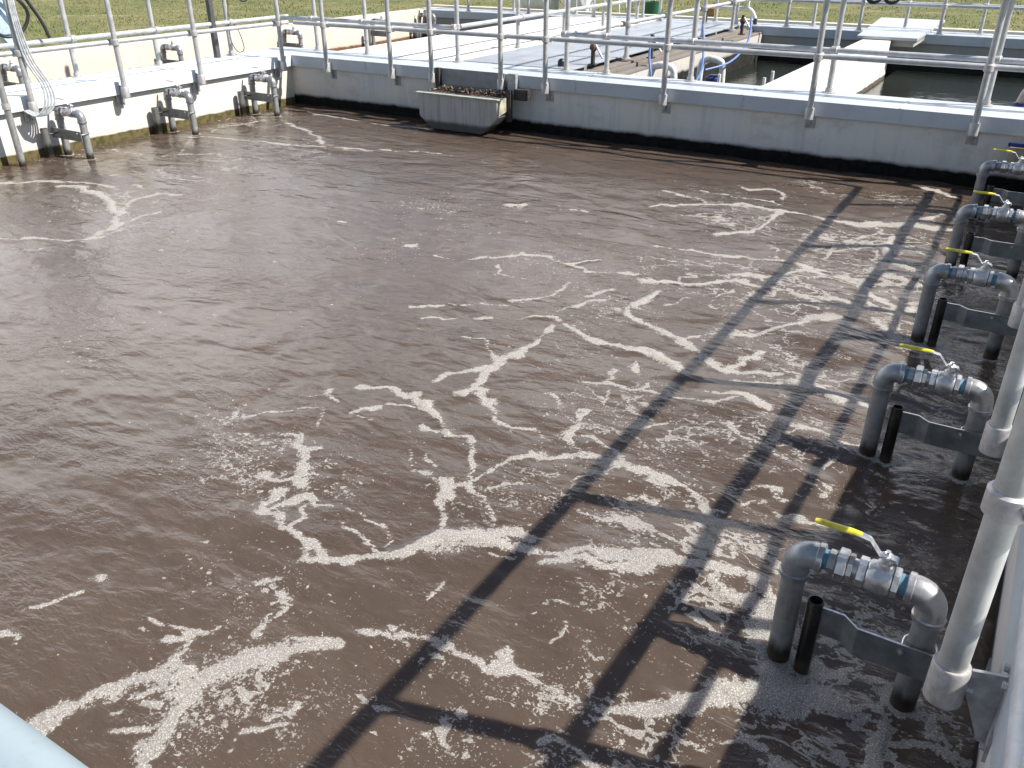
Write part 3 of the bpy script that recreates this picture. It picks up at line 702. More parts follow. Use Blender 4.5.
# ------------------------------------------------------------------ walls
def wall(name_label, box, mat, coping=None, cmat='coping', top=ZT):
    """box (x0,x1,y0,y1); coping = list of boxes capping the wall"""
    x0, x1, y0, y1 = box
    t = thing('tank_wall', name_label, 'wall', ((x0+x1)/2, (y0+y1)/2, 0), 'concrete walls of the basins')
    MB().box(x0, x1, y0, y1, -.8, top-.006 if coping else top, .004).build('wall_body', mat, t)
    if coping:
        b = MB()
        for c in coping: b.box(*c)
        b.build('coping', M[cmat], t)
    return t
E_ = .036   # overhang of the sheet coping past the wall face
def cap(x0, x1, y0, y1, faces, jx=(), jy=()):
    """folded sheet cap: a flat top and down-turned lips on the given faces, with thin cover strips over the joints"""
    L = [(x0, x1, y0, y1, ZT-.004, ZT+.006)]
    th = .012
    if 'e' in faces: L.append((x1-th, x1, y0+.0, y1, ZC, ZT-.0045))
    if 'w' in faces: L.append((x0, x0+th, y0, y1, ZC, ZT-.0045))
    if 's' in faces: L.append((x0+.013, x1-.013, y0, y0+th, ZC, ZT-.0045))
    if 'n' in faces: L.append((x0+.013, x1-.013, y1-th, y1, ZC, ZT-.0045))
    for j in jx:
        L.append((j, j+.03, y0-.004, y1, ZT+.0065, ZT+.010))
        if 's' in faces: L.append((j, j+.03, y0-.004, y0-.0005, ZC+.004, ZT+.0063))
    for j in jy:
        L.append((x0, x1+.004, j, j+.03, ZT+.0065, ZT+.010))
        if 'e' in faces: L.append((x1+.0005, x1+.004, j, j+.03, ZC+.004, ZT+.0063))
    return L
wall('sunlit pale wall along the left of the brown tank with a green band at its waterline', (-10.60, XL-.05, -3, 10.36), M['wall_sun'],
     cap(-10.66, XL+.01, -3, YB-E_-.002, 'e', jy=(2.2, 3.9, 5.0, 6.3, 7.55, 8.85, 9.3)), 'coping_white')
wall('long shaded grey wall across the back of the brown tank with a black band at its foot', (-10.598, 1.0, YB, 10.36), M['wall_back'],
     cap(-10.66, 1.06, YB-E_, 10.42, 's', jx=(-8.4, -6.75, -5.05, -2.95, -1.3)))
wall('shaded wall at the right of the brown tank behind the row of valve pipes', (XR, 1.02, YF+.001, YB-.001), M['wall_near'],
     cap(XR-.036, 1.08, YF+.03, YB-E_-.002, 'w', jy=(1.2, 2.7, 4.1, 5.6)))
wall('near end wall of the brown tank below the closest handrail', (-9.849, 1.02, -.66, YF), M['wall_near'],
     cap(-9.78, 1.08, -.7, YF+.028, 'n'))
wall('pale pinkish wall at the far left edge of the plant against the lawn', (-13.5, -13.1, -3, 18.3), M['wall_west'])
wall('long wall at the far end of the basins with a blue grey metal lip facing us', (-13.098, 4.3, 17.45, 18.22), M['wall_far'],
     cap(-13.09, 4.3, 17.41, 18.12, 's', jx=(-11, -8.3, -5.2, -4.6, -1.2, .9)))
t = thing('concrete_curb', 'thin pale curb between the far coping and the lawn', 'curb', (-4, 18.35, .5))
MB().box(-13.5, 4.3, 18.222, 18.42, .3, .735, .01).build('curb_stone', M['curb'], t)
wall('pale sunlit wall dividing the two dark basins at the right rear', (-2.95, -2.50, 10.362, 16.2), M['wall_divide'])
wall('outer wall of the right rear dark basin', (3.9, 4.3, 10.362, 17.448), M['wall_far'])
# paving beyond the right wall, out to the lawn
o = MB().box(1.0205, 4.4, -3.2, 9.72, -.3, .60).build('paving', M['curb']); o['kind'] = 'structure'
o = MB().box(1.0015, 4.4, 9.7205, 10.36, -.3, .60).build('paving', M['curb']); o['kind'] = 'structure'
o = MB().box(-9.8, 4.4, -3.2, -.661, -.3, .50).build('paving', M['curb']); o['kind'] = 'structure'
o = MB().box(-9.50, -7.22, 10.362, 17.448, -.6, .700, .006).build('concrete_deck', M['deck'])
tag(o, 'broad sun bleached concrete deck behind the far wall', 'deck')

# metal walkway over the channels
def deck_plates():
    t = thing('metal_walkway', 'blue grey metal plate walkway leading back between the two inner handrails', 'walkway', (-6.1, 13.9, .69))
    w = .44; x = -7.215
    b = MB()
    for k in range(4):
        b.box(x, x+w-.012, 10.425, 17.405, .69, .704+.003*(k % 2), .002); x += w
    b.build('deck_plate', M['plate'], t)
    for yy in np.arange(10.8, 17.4, 1.3): MB().box(-7.2, -5.47, yy, yy+.08, .60, .688).build('joist', M['bracket'], t)
    MB().box(-7.2, -5.02, 10.364, 17.446, -.6, .56).build('channel_slab', M['slab'], t)
    b = MB(); b.box(-5.44, -5.27, 10.43, 17.40, .60, .66, .004); b.box(-5.24, -5.20, 10.43, 17.40, .565, .64, .004); b.box(-5.15, -5.03, 10.43, 17.40, .565, .60, .004)
    b.build('kick_strip', mat_concrete('brown_stained_edge', (.20,.18,.165), None, streak=.8), t)
    for (a, b_, c) in ((-7.0, 11.6, 0), ):
        pass
deck_plates()
# light plate bridging from the divider to the lawn
t = thing('bridge_plate', 'light grey slab bridging the far wall at the end of the dividing wall', 'slab', (-2.4, 18, .7))
b = MB(); b.prism([(-3.05, 16.15), (-2.1, 16.15), (-2.15, 19.9), (-3.35, 19.9)], 'z', .702, .745); b.build('slab_top', M['coping'], t)
b = MB(); b.box(-3.0, -2.15, 16.22, 17.40, .60, .70); b.build('support', M['wall_far'], t)

# ------------------------------------------------------------------ handrails
PR = .036
def capped(b, z0, z1): return b
post_me = {}
def post_mesh(z0, z1, r=PR):
    k = (z0, z1, r)
    if k not in post_me:
        b = MB(); b.stack((0,0,0), (0,0,1), [(0, r), (z1-z0, r)], 20)
        b.stack((0,0,z1-z0+.0005), (0,0,1), [(0, r+.004), (.03, r+.004), (.042, r*.6)], 20)
        me = b.mesh('post'); me.materials.append(M['rail']); post_me[k] = me
    return post_me[k]
def socket_mesh():
    b = MB(); b.stack((0,0,0), (0,0,1), [(0, .040), (.004, .047), (.118, .047), (.124, .044), (.124, .037)], 24)
    b.cyl((.045, .0, .06), (.062, 0, .06), .012, 8)
    me = b.mesh('socket'); me.materials.append(M['fitting']); return me
def wallplate_mesh():
    """local +x points to the wall: gusset arm, vertical wall plate, two bolts"""
    b = MB()
    b.prism([(.046, .085), (.123, .105), (.123, -.135), (.105, -.135), (.046, .01)], 'y', -.005, .005)
    b.box(.1235, .1335, -.055, .055, -.15, .13, .002)
    for y in (-.034, .034):
        for z in (.10, -.115): b.cyl((.1115, y, z), (.1233, y, z), .011, 6)
    me = b.mesh('wall_bracket'); me.materials.append(M['bracket']); return me
def crossover_mesh(r=.032):
    """fitting round the post with a short arm that holds the middle rail on the +x side"""
    b = MB(); b.stack((0,0,-.035), (0,0,1), [(0, r+.004), (.006, r+.012), (.064, r+.012), (.07, r+.004)], 22)
    b.box(r+.004, r+.042, -.02, .02, -.022, .022, .004)
    b.stack((.079, -.035, 0), (0,1,0), [(0, .034), (.006, .041), (.064, .041), (.07, .034)], 20)
    b.cyl((.03, -.03, .015), (.042, -.052, .015), .008, 6)
    me = b.mesh('rail_fitting'); me.materials.append(M['fitting']); return me
def flange_mesh():
    b = MB(); b.stack((0,0,0), (0,0,1), [(0, .075), (.008, .075), (.009, .045), (.05, .042)], 20)
    me = b.mesh('base_flange'); me.materials.append(M['fitting']); return me
SOCK, WPL, CROSS, FLG = socket_mesh(), wallplate_mesh(), crossover_mesh(), flange_mesh()
CROSS_BIG = crossover_mesh(PR)

def railing(label, axis, c, side, posts, span, kind, extra=None, mid=RM, top=RT, r=.031):
    """axis: direction the rails run ('x'/'y'); c: coordinate of the post line; side: +1/-1, where the wall (and the
    middle rail) lies; kind 'bracket' = posts clamped to the wall face, 'deck' = posts standing on the coping"""
    ang = {('y', 1): 0, ('y', -1): PI, ('x', 1): PI/2, ('x', -1): -PI/2}[(axis, side)]
    mp = sum(posts)/len(posts)
    loc = (c, mp, ZT) if axis == 'y' else (mp, c, ZT)
    t = thing('guardrail', label, 'railing', loc, 'tubular guardrails round the basins')
    def P(s, off, z): return (c+side*off, s, z) if axis == 'y' else (s, c+side*off, z)
    for s in posts:
        z0 = .535 if kind == 'bracket' else ZT+.006
        p = place('post', post_mesh(round(z0, 3), top-.012, r), t, P(s, 0, z0), ang)
        if kind == 'bracket':
            for nm, me, z in (('socket', SOCK, .52), ('wall_bracket', WPL, .56)):
                o = bpy.data.objects.new(nm, me); COL.objects.link(o); o.parent = p; o.location = (0, 0, z-z0)
        else:
            o = bpy.data.objects.new('base_flange', FLG); COL.objects.link(o); o.parent = p; o.location = (0, 0, .001)
        o = bpy.data.objects.new('rail_fitting', CROSS_BIG if r > .033 else CROSS); COL.objects.link(o); o.parent = p; o.location = (0, 0, mid-z0)
    MB().tube([P(span[0], .079, mid), P(span[1], .079, mid)], .028, 18).build('middle_rail', M['railw'], t)
    MB().tube([P(span[0], 0, top+.033), P(span[1], 0, top+.033)], .030, 18).build('top_rail', M['railw'], t)
    if extra:
        for (off, z, r) in extra: MB().tube([P(span[0], off, z), P(span[1], off, z)], r, 16).build('unseen_shadow_rail', M['railw'], t)  # unseen rail added to cast the third shadow line on the water
    return t
railing('guardrail nearest us on the right with big posts clamped over the valve pipes', 'y', .14, 1,
        [.545, 1.93, 3.32, 4.70, 6.09, 7.47, 8.86], (.16, 9.62), 'bracket', r=PR)
railing('guardrail on the far side of the right hand wall top', 'y', .768, -1,
        [.0, 1.42, 2.84, 4.27, 5.70, 7.13, 8.56], (-.6, 9.7), 'deck', extra=[(0, 1.467, .022)])
railing('front guardrail clamped along the long shaded back wall', 'x', 9.60, 1,
        [-9.01, -7.83, -7.14, -6.05, -5.40, -3.83, -2.16, -.57], (-9.64, .10), 'bracket')
railing('front guardrail clamped to the sunlit left wall', 'y', -9.69, -1,
        [4.35, 5.56, 6.75, 7.92, 9.42], (-.3, 9.68), 'bracket')
railing('rear guardrail on the left wall top in front of the lawn', 'y', -10.58, 1,
        [4.2, 5.5, 6.74, 7.98, 9.27], (-.3, 10.42), 'deck')
railing('guardrail on the rear edge of the back wall, left of the metal walkway', 'x', 10.34, -1,
        [-9.85, -8.86, -7.22], (-10.5, -7.22), 'deck')
railing('guardrail on the rear edge of the back wall, right of the metal walkway', 'x', 10.34, -1,
        [-5.50, -4.92, -3.79, -2.15, -.56, .6], (-5.5, .6), 'deck')
railing('inner guardrail along the edge of the pale deck and metal walkway', 'y', -7.30, 1,
        [12.1, 13.6, 15.1, 16.6], (10.42, 17.5), 'deck')
railing('inner guardrail between the metal walkway and the dark basins', 'y', -5.34, -1,
        [11.85, 13.4, 14.95, 16.5], (10.42, 17.5), 'deck')
railing('guardrail on the near edge of the far wall by the lawn', 'x', 17.52, 1,
        [-11.9, -10.3, -8.7, -7.2, -5.6, -4.62, -3.3, -1.95, -.15, 1.4], (-13, 3.8), 'deck')
railing('guardrail on the lawn edge of the far wall', 'x', 18.04, -1,
        [-12.6, -11, -9.4, -7.8, -6.2, -4.25, -2.6, -1.35, .1, 1.7], (-13, 3.8), 'deck')
def near_railing():
    t = thing('guardrail', 'pale blue grey handrail tube crossing the bottom left corner', 'railing', (-2, .16, ZT), 'tubular guardrails round the basins')
    for s in (-.55, -2.1, -3.6, -5.1, -6.6, -8.1):
        place('post', post_mesh(.696, RT-.012), t, (s, NEAR_Y, .696), PI/2)
    MB().tube([(.14, NEAR_Y, RT+.033), (-9.7, NEAR_Y, RT+.033)], .034, 32).build('top_rail', M['rail_near'], t)
    MB().tube([(.14, NEAR_Y, RM), (-9.7, NEAR_Y, RM)], .030, 18).build('middle_rail', M['railw'], t)
near_railing()

# ------------------------------------------------------------------ drop pipes with ball valves
def arc(c, r, a0, a1, n=10, y=0):
    return [(c[0]+r*math.cos(a0+(a1-a0)*i/n), y, c[1]+r*math.sin(a0+(a1-a0)*i/n)) for i in range(n+1)]
XO, XW, ZA = -.350, .072, .470      # outer leg, wall-side leg, height of the cross pipe
R_ = .0405
def drop_pipe(label, group, sun=False, tube_at=(-.262, -.01), bar_to=.262):
    t = thing('valve_pipe', label, 'pipe', (0,0,0), group)
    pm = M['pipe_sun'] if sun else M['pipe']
    er = .057
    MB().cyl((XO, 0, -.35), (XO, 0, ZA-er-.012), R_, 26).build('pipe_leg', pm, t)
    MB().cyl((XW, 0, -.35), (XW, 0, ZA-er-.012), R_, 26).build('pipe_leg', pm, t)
    def elbow(x, sgn, mat):
        c = (x+sgn*er, ZA-er)
        a0, a1 = (PI, PI/2) if sgn > 0 else (0, PI/2)
        b = MB()
        pts = [(x, 0, ZA-er-.030)] + arc(c, er, a0, a1, 12) + [(x+sgn*(er+.018), 0, ZA)]
        b.tube(pts, R_+.006, 26)
        b.stack((x, 0, ZA-er-.046), (0,0,1), [(0, R_+.001), (.002, R_+.009), (.02, R_+.011), (.024, R_+.006)], 26)
        b.stack((x+sgn*(er+.004), 0, ZA), (sgn,0,0), [(0, R_+.006), (.003, R_+.010), (.020, R_+.010), (.023, R_+.002)], 26)
        b.build('elbow', mat, t)
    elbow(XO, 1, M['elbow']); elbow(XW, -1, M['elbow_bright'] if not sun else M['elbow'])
    x = XO+er+.026                                               # cross run from the outer elbow to the wall-side elbow
    MB().stack((x-.002, 0, ZA), (1,0,0), [(0, R_-.006), (.018, R_-.006)], 24).build('thread_tape', M['tape'], t)
    b = MB()
    b.stack((x+.012, 0, ZA), (1,0,0), [(0, .034), (.003, .041), (.026, .041), (.028, .036)], 8)
    b.build('nipple', M['elbow'], t)
    b = MB()                                                     # union: large hexagon between two smaller ones
    b.stack((x+.040, 0, ZA), (1,0,0), [(0, .046), (.004, .056), (.030, .056), (.034, .050)], 6)
    b.stack((x+.0745, 0, ZA), (1,0,0), [(0, .044), (.002, .048), (.016, .048), (.018, .042)], 8)
    b.stack((x+.093, 0, ZA), (1,0,0), [(0, .036), (.0125, .036)], 20)
    b.build('union', M['elbow_bright'], t)
    xv = x+.106
    b = MB()
    b.stack((xv, 0, ZA), (1,0,0), [(0, .043), (.003, .051), (.026, .051), (.029, .046)], 6)
    b.stack((xv+.0295, 0, ZA), (1,0,0), [(0, .045), (.006, .050), (.030, .0535), (.052, .0535), (.070, .050), (.0755, .045)], 26)
    b.stack((xv+.1055, 0, ZA), (1,0,0), [(0, .043), (.003, .050), (.020, .050), (.023, .044)], 6)
    b.stack((xv+.075, 0, ZA+.045), (0,0,1), [(0, .026), (.018, .024), (.022, .017), (.034, .015)], 16)
    v = b.build('ball_valve', M['valve'], t)
    sx = xv+.075
    b = MB(); b.stack((sx, 0, ZA+.080), (0,0,1), [(0, .018), (.004, .021), (.012, .021), (.016, .017)], 6)
    b.cyl((sx, 0, ZA+.075), (sx, 0, ZA+.108), .008, 10)
    b.cyl((sx+.028, -.02, ZA+.078), (sx+.028, .02, ZA+.078), .007, 8)
    b.build('stem_nut', M['steel'], v)
    h = [(sx+.028, ZA+.084), (sx-.022, ZA+.084), (sx-.058, ZA+.128), (sx-.110, ZA+.136)]
    th = .0055; b = MB()
    up = [(p[0], p[1]+th) for p in h]; poly = h + up[::-1]
    b.prism(poly, 'y', -.0145, .0145); b.build('handle', M['steel'], v)
    b = MB(); hx0, hx1 = sx-.232, sx-.086
    b.tube([(hx0, 0, ZA+.140), (hx0+.012, 0, ZA+.140), (hx1-.03, 0, ZA+.139), (hx1, 0, ZA+.138)], .01, 14, True, [.009, .0125, .0145, .0115])
    for q in b.bm.verts: q.co.z = ZA+.139+(q.co.z-ZA-.139)*.62
    b.build('handle_grip', M['grip_faded'] if sun else M['yellow'], v)
    xt = xv+.1288
    MB().stack((xt, 0, ZA), (1,0,0), [(0, R_-.005), (XW-er-.026-xt+.002, R_-.005)], 24).build('thread_tape', M['tape'], t)
    # small guide tube, open at the top
    tx, ty = tube_at; b = MB()
    seg = 22; zt = .30
    rt_ = .043 if sun else .027  # tubes at the sunlit walls drawn wider, their wall shadow built into the shape
    b.stack((tx, ty, -.30), (0,0,1), [(0, rt_), (.30+zt, rt_), (.30+zt+.001, rt_-.0045), (.45, rt_-.0045)], seg)
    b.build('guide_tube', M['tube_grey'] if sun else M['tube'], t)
    # holding bar: vertical flat bar with a joggle, U-bolted to the wall-side leg and flanged to the wall
    z0, z1, yb = .168, .280, -.053
    if not sun:
        cl = [(tx+.025, ty-.006), (-.165, ty-.006), (-.115, yb-.004), (.262, yb-.004)]
    else:
        cl = [(XW, yb-.004), (-.12, yb-.004), (-.30, yb-.004), (-.50, yb-.004)]
        cl = cl[::-1]
    th = .008
    poly = cl + [(p[0], p[1]+th) for p in cl[::-1]]
    br = MB().prism(poly, 'z', z0, z1).build('holding_bar', M['bar'], t)
    b = MB()                                                    # bright sheared top edge of the bar
    b.prism(poly, 'z', z1+.0003, z1+.0022); b.build('cut_edge', M['steel'], br)
    if not sun:
        b = MB(); b.box(.2625, .2680, yb-.06, yb+.045, z0-.03, z1+.035); b.build('wall_flange', M['bar'], br)
        b = MB(); b.box(tx+.012, tx+.085, ty+.003, ty+.009, z0+.012, z1-.018); b.build('tube_lug', M['tube'], br)
    else:
        b = MB(); b.tube([(-.36, yb, .23), (tx, ty+.02, .23)], .009, 8); b.build('tube_lug', M['tube'], br)
    b = MB()
    for (zz) in (z0+.022, z1-.022):
        U = [(XW-.05, yb-.022, zz), (XW-.05, .0, zz)] + [(XW+.05*math.cos(PI-PI*i/10), .05*math.sin(PI-PI*i/10), zz) for i in range(1, 10)] + [(XW+.05, .0, zz), (XW+.05, yb-.022, zz)]
        if zz > .24: b.tube(U, .0045, 8)
    for sx_ in (-.05, .05): b.cyl((XW+sx_, yb-.012, z1-.022), (XW+sx_, yb-.004, z1-.022), .010, 6)
    b.build('u_bolt', M['steel'], br)
    return t
G1 = 'valve pipes along the right hand wall'; G2 = 'valve pipes along the sunlit left wall'
right_labels = ['nearest and largest valve pipe with a yellow handle beside the big clamped post',
                'second nearest valve pipe with a yellow handle, its fittings ringed with blue tape',
                'third valve pipe from the front, middle of the right hand row',
                'fourth valve pipe from the front, second from the back wall on the right',
                'farthest valve pipe of the right row, right against the dark back wall']
proto = drop_pipe(right_labels[0], G1)
for i in range(5):
    o = proto if i == 0 else copy_tree(proto)
    o.location = (0, [2.405, 3.965, 5.50, 7.03, 8.57][i], [0, -.004, .006, -.003, .004][i]); o.rotation_euler = (0, 0, math.radians([0, 1.2, -.8, 1.6, -1.1][i])); o['label'] = right_labels[i]
left_labels = ['leftmost valve pipe at the left wall, its legs in the water near the leaning pole',
               'middle valve pipe at the left wall, between the two others',
               'valve pipe at the left wall closest to the far corner']
proto2 = drop_pipe(left_labels[0], G2, sun=True, tube_at=(-.385, -.20))
for i in range(3):
    o = proto2 if i == 0 else copy_tree(proto2)
    o.location = (-9.37, [5.85, 7.36, 8.80][i], 0.03); o['label'] = left_labels[i]
west_labels = ['valve pipe on the outer left wall behind the hose draped post', 'valve pipe on the outer left wall, second from the left',
               'valve pipe on the outer left wall behind the corner of the brown tank', 'valve pipe on the outer left wall beyond the pale deck edge',
               'farthest valve pipe on the outer left wall near the far coping']
proto3 = drop_pipe(west_labels[0], 'valve pipes along the outer left wall', sun=True, tube_at=(-.30, -.2))
for i in range(5):
    o = proto3 if i == 0 else copy_tree(proto3)
    o.location = (-12.65, [7.15, 9.93, 12.75, 15.4, 18.0-.9][i], 0.14); o['label'] = west_labels[i]

# ------------------------------------------------------------------ scum weir box on the back wall
def weir():
    t = thing('scum_box', 'grey steel overflow box with sloped bottom corners hanging on the back wall', 'overflow box', (-6.45, 9.5, .2))
    x0, x1, yf, yr, zt = -7.08, -5.86, 9.20, 9.36, .452
    prof = [(x0, zt), (x1, zt), (x1, .235), (x1-.24, .02), (x0+.20, .02), (x0+.02, .16)]
    b = MB(); b.prism(prof, 'y', yf, yf+.015)
    b.build('front_plate', M['weir'], t)
    b = MB()
    b.box(x0-.02, x1+.03, yf-.03, yf+.11, zt+.002, zt+.014)
    b.build('rim', mat_plain('worn_pale_rim', (.42,.43,.37), .6, .1, .2, 15), t)
    b = MB()
    b.box(x0, x0+.012, yf+.016, 9.72, .17, zt); b.build('side_plate', M['weir'], t)
    b = MB(); b.prism([(yf+.016, zt), (9.50, zt), (9.50, .30), (yf+.016, .24)], 'x', x1-.012, x1-.002)
    b.build('side_plate', M['cream'], t)
    b = MB(); b.box(x0+.19, x1-.25, yf+.016, 9.50, .012, .024)
    b.prism([(x1-.012, .235), (x1-.25, .012), (x1-.25, .024), (x1-.024, .235)], 'y', yf+.016, 9.5)
    b.build('floor_plate', M['weir'], t)
    b = MB(); b.box(x0+.05, x1-.18, 9.672, 9.684, .50, .705); b.build('back_plate', mat_metal('grey_baffle', (.27,.275,.28), .2, .55), t)
    b = MB()
    b.box(x0-.02, x0+.045, 9.62, 9.68, .30, .71, .004); b.build('frame_upright', M['darkiron'], t)
    MB().box(x1-.10, x1+.02, 9.62, 9.69, .40, .715, .004).build('frame_upright', M['bracket'], t)
    MB().box(x1-.02, x1+.05, 9.44, 9.50, .16, .54, .004).build('frame_upright', M['darkiron'], t)
    # bar screen
    b = MB()
    for k in range(26):
        xx = x0+.07+k*.040; b.box(xx, xx+.006, 9.35, 9.66, .44, .46)
    b.box(x0+.05, x1-.02, 9.34, 9.346, .43, .47)
    b.build('bar_screen', M['rust'], t)
    o = MB().box(x1+.052, x1+.23, 9.52, 9.64, .42, .545, .003).build('end_box', M['darkiron'], t)
    # debris caught on the screen
    r = random.Random(3); b = MB()
    for k in range(150):
        xx = r.uniform(x0+.08, x1-.05); yy = r.uniform(9.37, 9.64); s = r.uniform(.008, .028)
        a = r.uniform(0, PI)
        b.tube([(xx-s*math.cos(a), yy-s*math.sin(a)*.6, .468+r.uniform(0, .02)), (xx, yy, .475+r.uniform(0, .03)), (xx+s*math.cos(a), yy+s*math.sin(a)*.6, .468+r.uniform(0, .015))], s*.4, 6)
    o = b.build('scum_debris', M['debris']); tag(o, 'brown clumps of scum caught on the screen of the overflow box', 'debris', kind='stuff')
weir()

# ------------------------------------------------------------------ things around the edge
# pole standing in the water at the far left
def leaning_pole():
    t = thing('guide_pole', 'grey pole rising out of the water at the far left edge', 'pole', (-9.6, 5.22, 0))
    MB().cyl((-9.63, 5.24, -.3), (-9.60, 5.20, 1.9), .036, 18).build('pole_tube', M['pipe_sun'], t)
    MB().stack((-9.615, 5.22, .62), (0,0,1), [(0,.043),(.06,.043)], 16).build('clamp', M['fitting'], t)
leaning_pole()
def pts_smooth(P, n=8):
    P = [Vector(p) for p in P]; out = []
    for i in range(len(P)-1):
        p0 = P[max(i-1, 0)]; p1 = P[i]; p2 = P[i+1]; p3 = P[min(i+2, len(P)-1)]
        for k in range(n):
            t = k/n
            out.append(.5*((2*p1)+(p2-p0)*t+(2*p0-5*p1+4*p2-p3)*t*t+(3*p1-p0-3*p2+p3)*t**3))
    out.append(P[-1]); return out
# hoses running down the hose draped post (left wall, y = 5.56)
def hoses():
    b = MB()
    for k in range(4):
        dx = .045+.012*k; dy = -.03+.025*k
        b.tube(pts_smooth([(-9.68+dx*.5, 5.56+dy*.6+.04, 2.0), (-9.67+dx*.6, 5.57+dy*.6, 1.5), (-9.66+dx*.6, 5.60+dy, 1.1), (-9.62+dx, 5.68+dy, .82), (-9.60+dx, 5.66+dy*1.2, .62), (-9.66+dx, 5.56+dy, .50), (-9.70, 5.48+dy, .56)]), .011, 8)
    o = b.build('hose_bundle', mat_plain('pale_grey_hose', (.42,.44,.45), .5)); tag(o, 'bundle of pale grey hoses strapped down the left most clamped post', 'hoses')
    b = MB()
    b.tube(pts_smooth([(-10.50, 6.02, 1.75), (-10.44, 6.16, 1.6), (-10.46, 6.22, 1.45), (-10.48, 6.10, 1.28), (-10.5, 5.9, 1.25), (-10.5, 5.75, 1.4), (-10.5, 5.8, 1.7), (-10.46, 6.1, 1.80), (-10.40, 6.30, 1.45), (-10.36, 6.36, 1.2)]), .020, 10)
    o = b.build('hose_coil', M['black']); tag(o, 'black hose coiled against the blue box at the top left corner', 'hose')
hoses()
def control_box():
    t = thing('control_box', 'light blue plastic covered control box on a post at the top left corner', 'control box', (-10.75, 6.1, .69))
    MB().box(-10.84, -10.66, 5.80, 6.18, 1.25, 2.0, .02).build('box_body', M['bluewrap'], t)
    MB().prism([(5.98, 1.249), (6.20, 1.249), (6.24, 1.0), (6.14, 1.0)], 'x', -10.8, -10.7).build('cable_sleeve', M['bluewrap'], t)
    MB().cyl((-10.75, 6.19, .3), (-10.75, 6.19, .999), .03, 12).build('stand', M['railw'], t)
control_box()
def dark_post():
    t = thing('lamp_post', 'dark grey square post behind the left wall with cable coiled beside it', 'post', (-10.5, 8.93, .7))
    b = MB(); b.box(-10.535, -10.465, 8.895, 8.965, .70, 3.4, .006); b.build('pole', M['darkpost'], t)
    b = MB(); b.box(-10.57, -10.43, 8.86, 9.0, .6965, .699); b.build('base_plate', M['bracket'], t)
    b = MB(); b.tube(pts_smooth([(-10.48, 9.30, 1.9), (-10.48, 9.25, 1.4), (-10.49, 9.22, 1.2), (-10.49, 9.22, .9), (-10.46, 9.30, .74), (-10.44, 9.40, .78), (-10.46, 9.37, 1.0), (-10.5, 9.32, 1.12)]), .006, 8)
    b.build('cable', M['black'], t)
    o = MB().torus((-10.47, 9.55, 1.55), (1, .15, 0), .14, .012, 32, 8).build('cable_coil', M['black'])
    tag(o, 'thin dark cable coil hanging from the rear rail beside the dark post', 'cable coil')
dark_post()
for i, (x, lab) in enumerate(((-3.12, 'left of the two black hose rings hanging on the far rail'), (-2.82, 'right of the two black hose rings hanging on the far rail'))):
    b = MB(); b.torus((x, 17.47, 1.30), (0, 1, 0), .135, .022, 32, 10); b.torus((x+.01, 17.50, 1.305), (0, 1, 0), .12, .018, 32, 10)
    o = b.build('hose_ring', M['black']); tag(o, lab, 'hose ring', 'black hose rings on the far rail')

# rusty bracket pieces with cable glands at the edge of the metal walkway
def hoist(x, y, lab):
    t = thing('hoist_bracket', lab, 'bracket', (x, y, .7), 'rusty hoist brackets by the metal walkway')
    b = MB(); b.box(x-.02, x+.02, y-.03, y+.03, .705, 1.02, .004); b.box(x-.05, x+.05, y-.05, y+.05, .7045, .72); b.build('bracket_post', M['darkiron'], t)
    b = MB(); b.stack((x-.04, y, .93), (1,0,0), [(0,.035),(.02,.05),(.07,.05),(.085,.035)], 14); b.build('winch_drum', M['rust'], t)
    b = MB(); b.cyl((x+.02, y, .98), (x+.16, y-.03, .80), .014, 8); b.build('crank', M['railw'], t)
for x, y, lab in ((-5.42, 10.95, 'rusty winch bracket nearest the back wall, left of the blue hoses'), (-5.02, 12.0, 'rusty winch bracket beside the first blue hose'),
                  (-4.9, 15.7, 'dark rusty winch bracket at the far end of the metal walkway')):
    hoist(x, y, lab)
o = MB().stack((-5.72, 10.62, .702), (0,0,1), [(0,.05),(.02,.055),(.07,.055),(.10,.03)], 16).build('rubber_cap', M['black']); tag(o, 'small black rubber cap standing on the metal walkway behind the back wall', 'cap')
# mixer risers and hoses in the dark channel
def riser(x, y, lab, h):
    t = thing('pump_riser', lab, 'pipe', (x, y, .1), 'pump pipes in the dark channel')
    MB().tube(pts_smooth([(x-.35, y+.05, -.1), (x-.34, y+.04, h-.12), (x-.25, y+.02, h), (x-.08, y, h), (x, y, h-.12), (x, y, -.1)]), .045, 14).build('riser_pipe', M['palepipe'], t)
    MB().stack((x-.12, y+.01, h-.5), (0,0,1), [(0,.10),(.02,.12),(.26,.12),(.30,.07)], 16).build('motor', M['navy'], t)
riser(-4.28, 11.05, 'white bent pipe with a navy motor at the left of the dark channel', .74)
riser(-4.10, 12.45, 'white bent pipe with a navy motor in the middle of the dark channel', .68)
def bhose(P, lab, r=.015):
    o = MB().tube(pts_smooth(P), r, 10).build('blue_hose', M['blue']); tag(o, lab, 'hose', 'blue hoses behind the back wall')
bhose([(-4.62, 11.0, 1.1), (-4.58, 10.9, .85), (-4.50, 10.8, .6), (-4.50, 10.7, .2)], 'straight blue hose hanging down by the second rusty winch')
bhose([(-4.40, 12.3, 1.15), (-4.25, 12.0, .85), (-4.12, 11.6, .62), (-4.1, 11.1, .45), (-4.25, 10.7, .38)], 'blue hose looping down behind the middle post of the back wall')
bhose([(-4.0, 13.2, 1.2), (-3.92, 12.9, .9), (-3.98, 12.4, .68), (-4.2, 12.0, .6)], 'blue hose looping at the right side of the dark channel')
